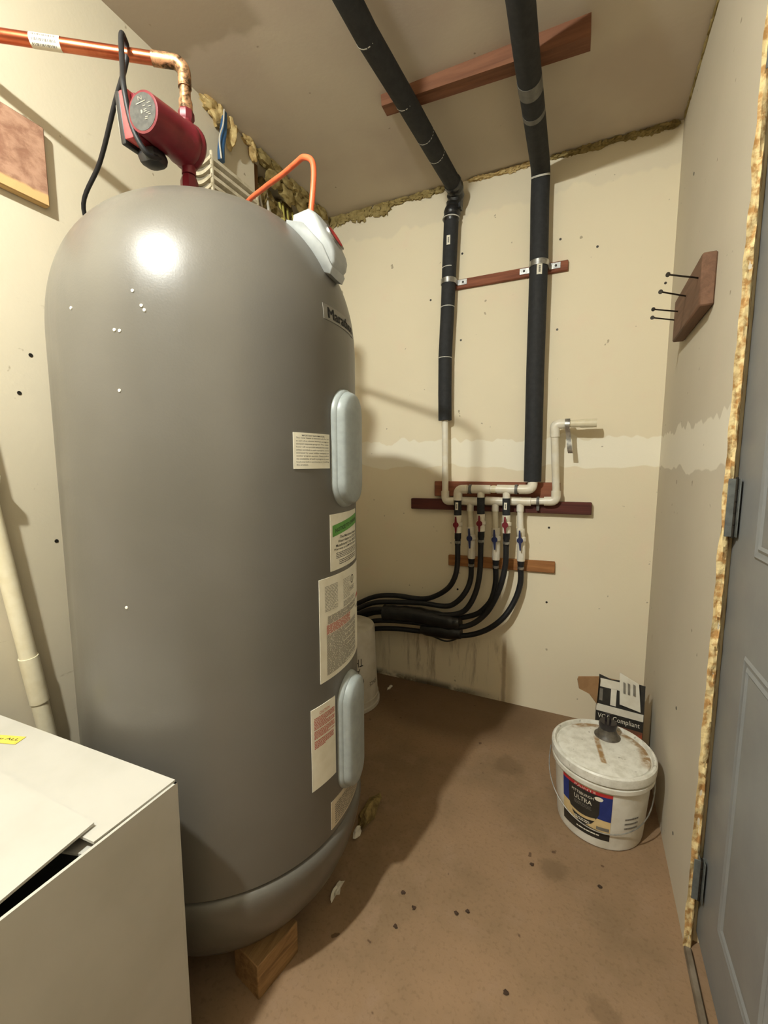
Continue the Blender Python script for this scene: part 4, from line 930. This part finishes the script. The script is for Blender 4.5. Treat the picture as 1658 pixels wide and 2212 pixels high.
# ------------------------------------------------------------------ buckets
B2 = Vector((0.103, 1.578, 0))
bk = thing('plastic_bucket', 'white pail with a black spout on its oil stained lid', 'bucket', B2)
part('bucket_body', G().lathe([(0.126, 0.0), (0.134, 0.004), (0.136, 0.014), (0.1505, 0.216), (0.1605, 0.218), (0.1615, 0.232), (0.158, 0.2335), (0.153, 0.235), (0.153, 0.248)], B2, n=72), M_BUCKET, bk, 25)
lid = part('bucket_lid', G().lathe([(0.153, 0.242), (0.163, 0.2425), (0.1645, 0.262), (0.1635, 0.270), (0.159, 0.2745), (0.153, 0.2745), (0.1505, 0.270), (0.1485, 0.2625), (0.1455, 0.2615), (0.143, 0.2665), (0.136, 0.2690), (0.09, 0.2715), (0.0, 0.273)], B2, n=72), M_LID, bk, 25)
sp0 = B2 + Vector((0.018, 0.075, 0))
sp = part('spout', G().lathe([(0.043, 0.266), (0.043, 0.273), (0.038, 0.277), (0.032, 0.286), (0.027, 0.300), (0.025, 0.308)], sp0, n=28), M_SPOUT, lid)
part('spout_cap', G().lathe([(0.0285, 0.303), (0.0300, 0.314), (0.0280, 0.326), (0.0, 0.327)], sp0, n=12).box(sp0 + Vector((-0.010, 0.000, 0.322)), sp0 + Vector((-0.004, 0.006, 0.352)), 0.001).box(sp0 + Vector((0.004, 0.0, 0.322)), sp0 + Vector((0.010, 0.006, 0.352)), 0.001).box(sp0 + Vector((-0.010, 0.000, 0.348)), sp0 + Vector((0.010, 0.006, 0.354)), 0.001), M_CAPB, lid)
def bw_(a, z, h): r = 0.136 + (z - 0.014) / 0.226 * 0.016 + h; a = math.radians(a); return Vector((B2.x + r * math.cos(a), B2.y + r * math.sin(a), z))
LA0, LA1, LZ0, LZ1 = -142, -79, 0.036, 0.206
fb = lambda u, v, h=0.0012: bw_(LA0 + (LA1 - LA0) * u, LZ0 + (LZ1 - LZ0) * v, h)
lab = part('paint_label', G().patch(lambda u, v, h: fb(u, v, 0.001 if h else -0.0005), 14, 4), M_CREAMP, bk)
def printed(name, poly_uv, m, h, nu=12):
    """a flat print filled between two edges given as lists of (u, v_low, v_high)"""
    g = G(); vs = [fb(u, v, h) for (u, a, b) in poly_uv for v in (a, b)]
    g.add(vs, [[2 * i, 2 * i + 2, 2 * i + 3, 2 * i + 1] for i in range(len(poly_uv) - 1)]); return part(name, g, m, lab)
U = [i / 12 for i in range(13)]
printed('red_stripe', [(u, 0.93, 1.0) for u in U], M_RED, 0.0014)
printed('blue_field', [(u, 0.50 - 0.10 * u if u < 0.2 else 0.48 - 0.08 * (u - 0.2), 0.93) for u in U], M_BLUEP, 0.0014)
printed('dark_shield', [(u, 0.20 + 0.55 * abs((u - 0.47) / 0.31) ** 2.6 * 0.6, 0.93) for u in [0.16 + 0.62 * k / 14 for k in range(15)]], M_VBOX, 0.0018)
printed('dark_foot', [(u, 0.0, 0.20 + 0.03 * math.sin(PI * u) - 0.06 * u) for u in U], M_VBOX, 0.0014)
printed('cream_banner', [(u, 0.375 - 0.05 * math.sin(PI * (u - 0.2) / 0.55), 0.43 - 0.045 * math.sin(PI * (u - 0.2) / 0.55)) for u in [0.2 + 0.52 * k / 8 for k in range(9)]], M_CREAMP, 0.0023)
printed('dark_tag', [(u, 0.20, 0.27) for u in (0.74, 0.86, 0.98)], M_INKG, 0.0016)
printed('seal', [(u, 0.865 - 0.05 * math.sqrt(max(0, 1 - ((u - 0.76) / 0.08) ** 2)), 0.865 + 0.04 * math.sqrt(max(0, 1 - ((u - 0.76) / 0.08) ** 2))) for u in [0.68 + 0.16 * k / 8 for k in range(9)]], M_STICK, 0.0024)
g = G(); fl_ = lambda u, v: fb(u, v, 0.0026)
vs, fs = text_geo('ULTRA', 1.0); inflate(g, fit(vs, 0.29, 0.64, 0.665, 0.755), fs, fl_)
vs, fs = text_geo('PITTSBURGH', 1.0); inflate(g, fit(vs, 0.24, 0.67, 0.80, 0.855), fs, fl_)
vs, fs = text_geo('PAINTS', 1.0); inflate(g, fit(vs, 0.30, 0.70, 0.945, 0.985), fs, fl_)
bars(g, fl_, 2, 0.3, 0.62, 0.24, 0.31, 41, 0.5); bars(g, fl_, 1, 0.35, 0.8, 0.075, 0.105, 43, 0.9)
part('lettering', g, M_STICK, lab)
g = G(); bars(g, fl_, 3, 0.29, 0.64, 0.56, 0.64, 44, 0.4); part('small_print', g, M_INKG, lab)
g = G(); bars(g, lambda u, v: bw_(-62 + 20 * u, 0.085 + 0.05 * v, 0.001), 3, 0, 1, 0, 1, 45, 0.35); part('stamped_print', g, M_INKG, bk)
# wire bail
g = G(); pts = []
for k in range(25):
    t = k / 24; a = math.radians(-186 + 186 * t); sag = math.sin(PI * t)
    r = 0.160 + 0.024 * (1 - sag) * math.sin(PI * min(1, 0.1 + t)) - 0.012 * sag ** 2; z = 0.218 - 0.150 * sag ** 0.75
    if 0 < k < 24: r = max(r, 0.136 + (z - 0.014) / 0.226 * 0.016 + 0.004)
    pts.append((B2.x + r * math.cos(a), B2.y + r * math.sin(a), z))
part('bail_wire', g.tube(spline(pts, 3), 0.0019, 7), M_STEEL, bk)
for a in (-186, 0): part('bail_ear', G().lathe([(0.016, -0.004), (0.015, 0.006), (0.006, 0.009)], bw_(a, 0.218, 0.002), (math.cos(math.radians(a)), math.sin(math.radians(a)), 0), 12), M_BUCKET, bk)

# upturned white pail behind the heater
B1 = Vector((-1.095, 1.875, 0))
b1 = thing('upturned_pail', 'white upside down pail behind the grey water heater', 'bucket', B1)
part('pail_body', G().lathe([(0.150, 0.0), (0.176, 0.002), (0.176, 0.020), (0.170, 0.022), (0.170, 0.050), (0.166, 0.052), (0.150, 0.405), (0.146, 0.414), (0.136, 0.418), (0.0, 0.416)], B1, n=64), M_BUCKETD, b1)
def b1p(a, z, h=0.001): r = 0.166 - (z - 0.052) / 0.353 * 0.016 + h; a = math.radians(a); return Vector((B1.x + r * math.cos(a), B1.y + r * math.sin(a), z))
g = G()
def upside(body, a0, a1, z0, z1):
    vs, fs = text_geo(body, 1.0); inflate(g, fit(vs, 0, 1, 0, 1), fs, lambda u, v: b1p(a1 + (a0 - a1) * u, z1 + (z0 - z1) * v, 0.0012))
upside('THE', -52, -28, 0.245, 0.285); upside('A', -44, -34, 0.205, 0.235); upside('SINCE', -14, 8, 0.125, 0.145)
for k in range(20):
    c = lambda t, r: b1p(-36 + r * 9 * math.cos(t), 0.165 + r * 0.026 * math.sin(t), 0.0012)
    t0_, t1_ = 2 * PI * k / 20, 2 * PI * (k + 1) / 20; g.add([c(t0_, 1), c(t1_, 1), c(t1_, 0.82), c(t0_, 0.82)], [[0, 1, 2, 3]])
part('lettering', g, M_INK, b1)

# ------------------------------------------------------------------ small printed carton in the corner
VB = Vector((0.180, 1.915, 0)); Rv = Matrix.Rotation(math.radians(-7), 3, 'Z')
vb = thing('paint_carton', 'small black and orange printed carton with torn flaps in the corner', 'box', VB)
W_, D_, H_ = 0.168, 0.13, 0.282
def vp(x, y, z): return VB + Rv @ Vector((x, y, z))
def vbox(lo, hi, bev=0.0): return G().box([VB[i] + lo[i] for i in range(3)], [VB[i] + hi[i] for i in range(3)], bev, Rv, VB)
yf = -D_ / 2
part('front_panel', vbox((-W_ / 2, yf, 0.001), (W_ / 2, yf + 0.004, H_)), M_VBOX, vb)
part('back_panel', vbox((-W_ / 2, -yf - 0.004, 0.001), (W_ / 2, -yf, H_)), M_BROWN, vb)
part('left_panel', vbox((-W_ / 2, yf + 0.004, 0.001), (-W_ / 2 + 0.004, -yf - 0.004, H_)), M_BROWN, vb)
part('right_panel', vbox((W_ / 2 - 0.004, yf + 0.004, 0.001), (W_ / 2, -yf - 0.004, H_)), M_VBOX, vb)
fx = lambda u, v, h=0.0008: vp(-W_ / 2 + W_ * u, yf - h, v)
def vq(name, u0, u1, z0, z1, m, h=0.0008): return part(name, G().add([fx(u0, z0, h), fx(u1, z0, h), fx(u1, z1, h), fx(u0, z1, h)], [[0, 1, 2, 3]]), m, vb)
vq('white_strip', 0.01, 0.99, 0.250, H_ - 0.002, M_PAPER); vq('orange_print', 0.36, 0.99, 0.02, 0.206, M_VORG)
g = G(); vs, fs = text_geo('VOC Compliant', 1.0); inflate(g, fit(vs, 0.05, 0.93, 0.214, 0.241), fs, lambda u, v: fx(u, v, 0.0012)); part('lettering', g, M_STICK, vb)
tiltf = 0.10
fu = lambda u, v, h=0.0: vp(-W_ / 2 + W_ * u, yf + 0.002 + tiltf * v - h, H_ + v)
def fq(name, u0, u1, v0, v1, m, h): return part(name, G().add([fu(u0, v0, h), fu(u1, v0, h), fu(u1, v1, h), fu(u0, v1, h)], [[0, 1, 2, 3]]), m, vb)
fp_ = G().prism([fu(0.02, 0.0), fu(1, 0.0), fu(0.99, 0.108), fu(0.62, 0.112), (fu(0.3, 0.104)), fu(0.03, 0.116)], (0, 0.003, 0)); part('front_flap', fp_, M_VBOX, vb)
fq('white_print', 0.06, 0.60, 0.068, 0.102, M_PAPER, 0.0008); fq('white_print', 0.30, 0.42, 0.002, 0.07, M_PAPER, 0.0008); fq('green_print', 0.06, 0.13, 0.012, 0.06, M_INKG, 0.0008)
sh = part('loose_sheet', G().prism([fu(0.50, 0.020, 0.012), fu(0.93, 0.006, 0.006), fu(0.86, 0.118, 0.016), fu(0.46, 0.150, 0.022)], (0, 0.0012, 0)), M_PAPER, vb)
g = G()
for i, u in enumerate((0.56, 0.65, 0.76)): g.add([fu(u, 0.07, 0.0185), fu(u + 0.045, 0.068, 0.0175), fu(u + 0.03, 0.112, 0.021), fu(u - 0.015, 0.116, 0.022)], [[0, 1, 2, 3]])
part('print', g, M_INKG, sh)
part('side_flap', G().prism([(0.088, 1.852, 0.282), (0.092, 1.852, 0.398), (0.018, 1.805, 0.404), (0.014, 1.803, 0.392), (0.022, 1.808, 0.352), (0.060, 1.835, 0.325)], (0.0025, -0.003, 0)), M_BROWN, vb)
part('back_flap', vbox((-W_ / 2, -yf - 0.003, H_), (W_ / 2, -yf, H_ + 0.055)), M_BROWN, vb)

# ------------------------------------------------------------------ scraps on the floor
def scrap(x, y, sx, sy, sz, m, label, name='floor_scrap', seed=1, group=None, cat='debris'):
    o = part(name, G().blob((x, y, sz * 0.8), (sx, sy, sz), 0.5, seed, 2, 2.2), m, org=(x, y, 0)); return tag(o, label, cat, group)
scrap(-0.93, 2.07, 0.010, 0.026, 0.006, M_PAPER, 'white paper scrap on the floor beside the upturned pail', 'paper_scrap', 3)
scrap(-0.640, 1.24, 0.022, 0.075, 0.022, M_INSUL, 'tan insulation scrap on the floor behind the heater base', 'insulation_scrap', 5)
scrap(-0.640, 1.155, 0.010, 0.026, 0.012, M_PAPER, 'pale torn scrap beside the heater base near the insulation', 'paper_scrap', 6)
scrap(-0.600, 0.955, 0.010, 0.028, 0.012, M_PAPER, 'pale torn scrap beside the wooden block under the heater', 'paper_scrap', 8)
for i, (x, y, lab) in enumerate(((-0.238, 1.065, 'right crumb of the close dark pair on the bare floor'), (-0.265, 1.047, 'left crumb of the close dark pair on the bare floor'),
        (-0.378, 1.01, 'dark crumb on the floor just outside the heater shadow'), (-0.405, 0.943, 'dark crumb on the floor nearest the wooden block'), (-0.423, 1.037, 'faint dark crumb at the edge of the heater shadow'),
        (-0.09, 1.29, 'dark crumb on the floor in front of the white bucket'), (0.10, 1.30, 'dark crumb on the floor between bucket and right wall'), (-0.11, 0.92, 'single dark crumb on the floor nearest the door threshold'))):
    scrap(x, y, 0.006, 0.005, 0.003, M_DARK, lab, 'dirt_crumb', 20 + i, 'dirt crumbs on the floor')
for o in list(bpy.data.objects):
    if o.parent is not None and o.name.split('.')[0] in ('print', 'red_print', 'lettering', 'small_print', 'stamped_print', 'face_lettering'): o['kind'] = 'stuff'
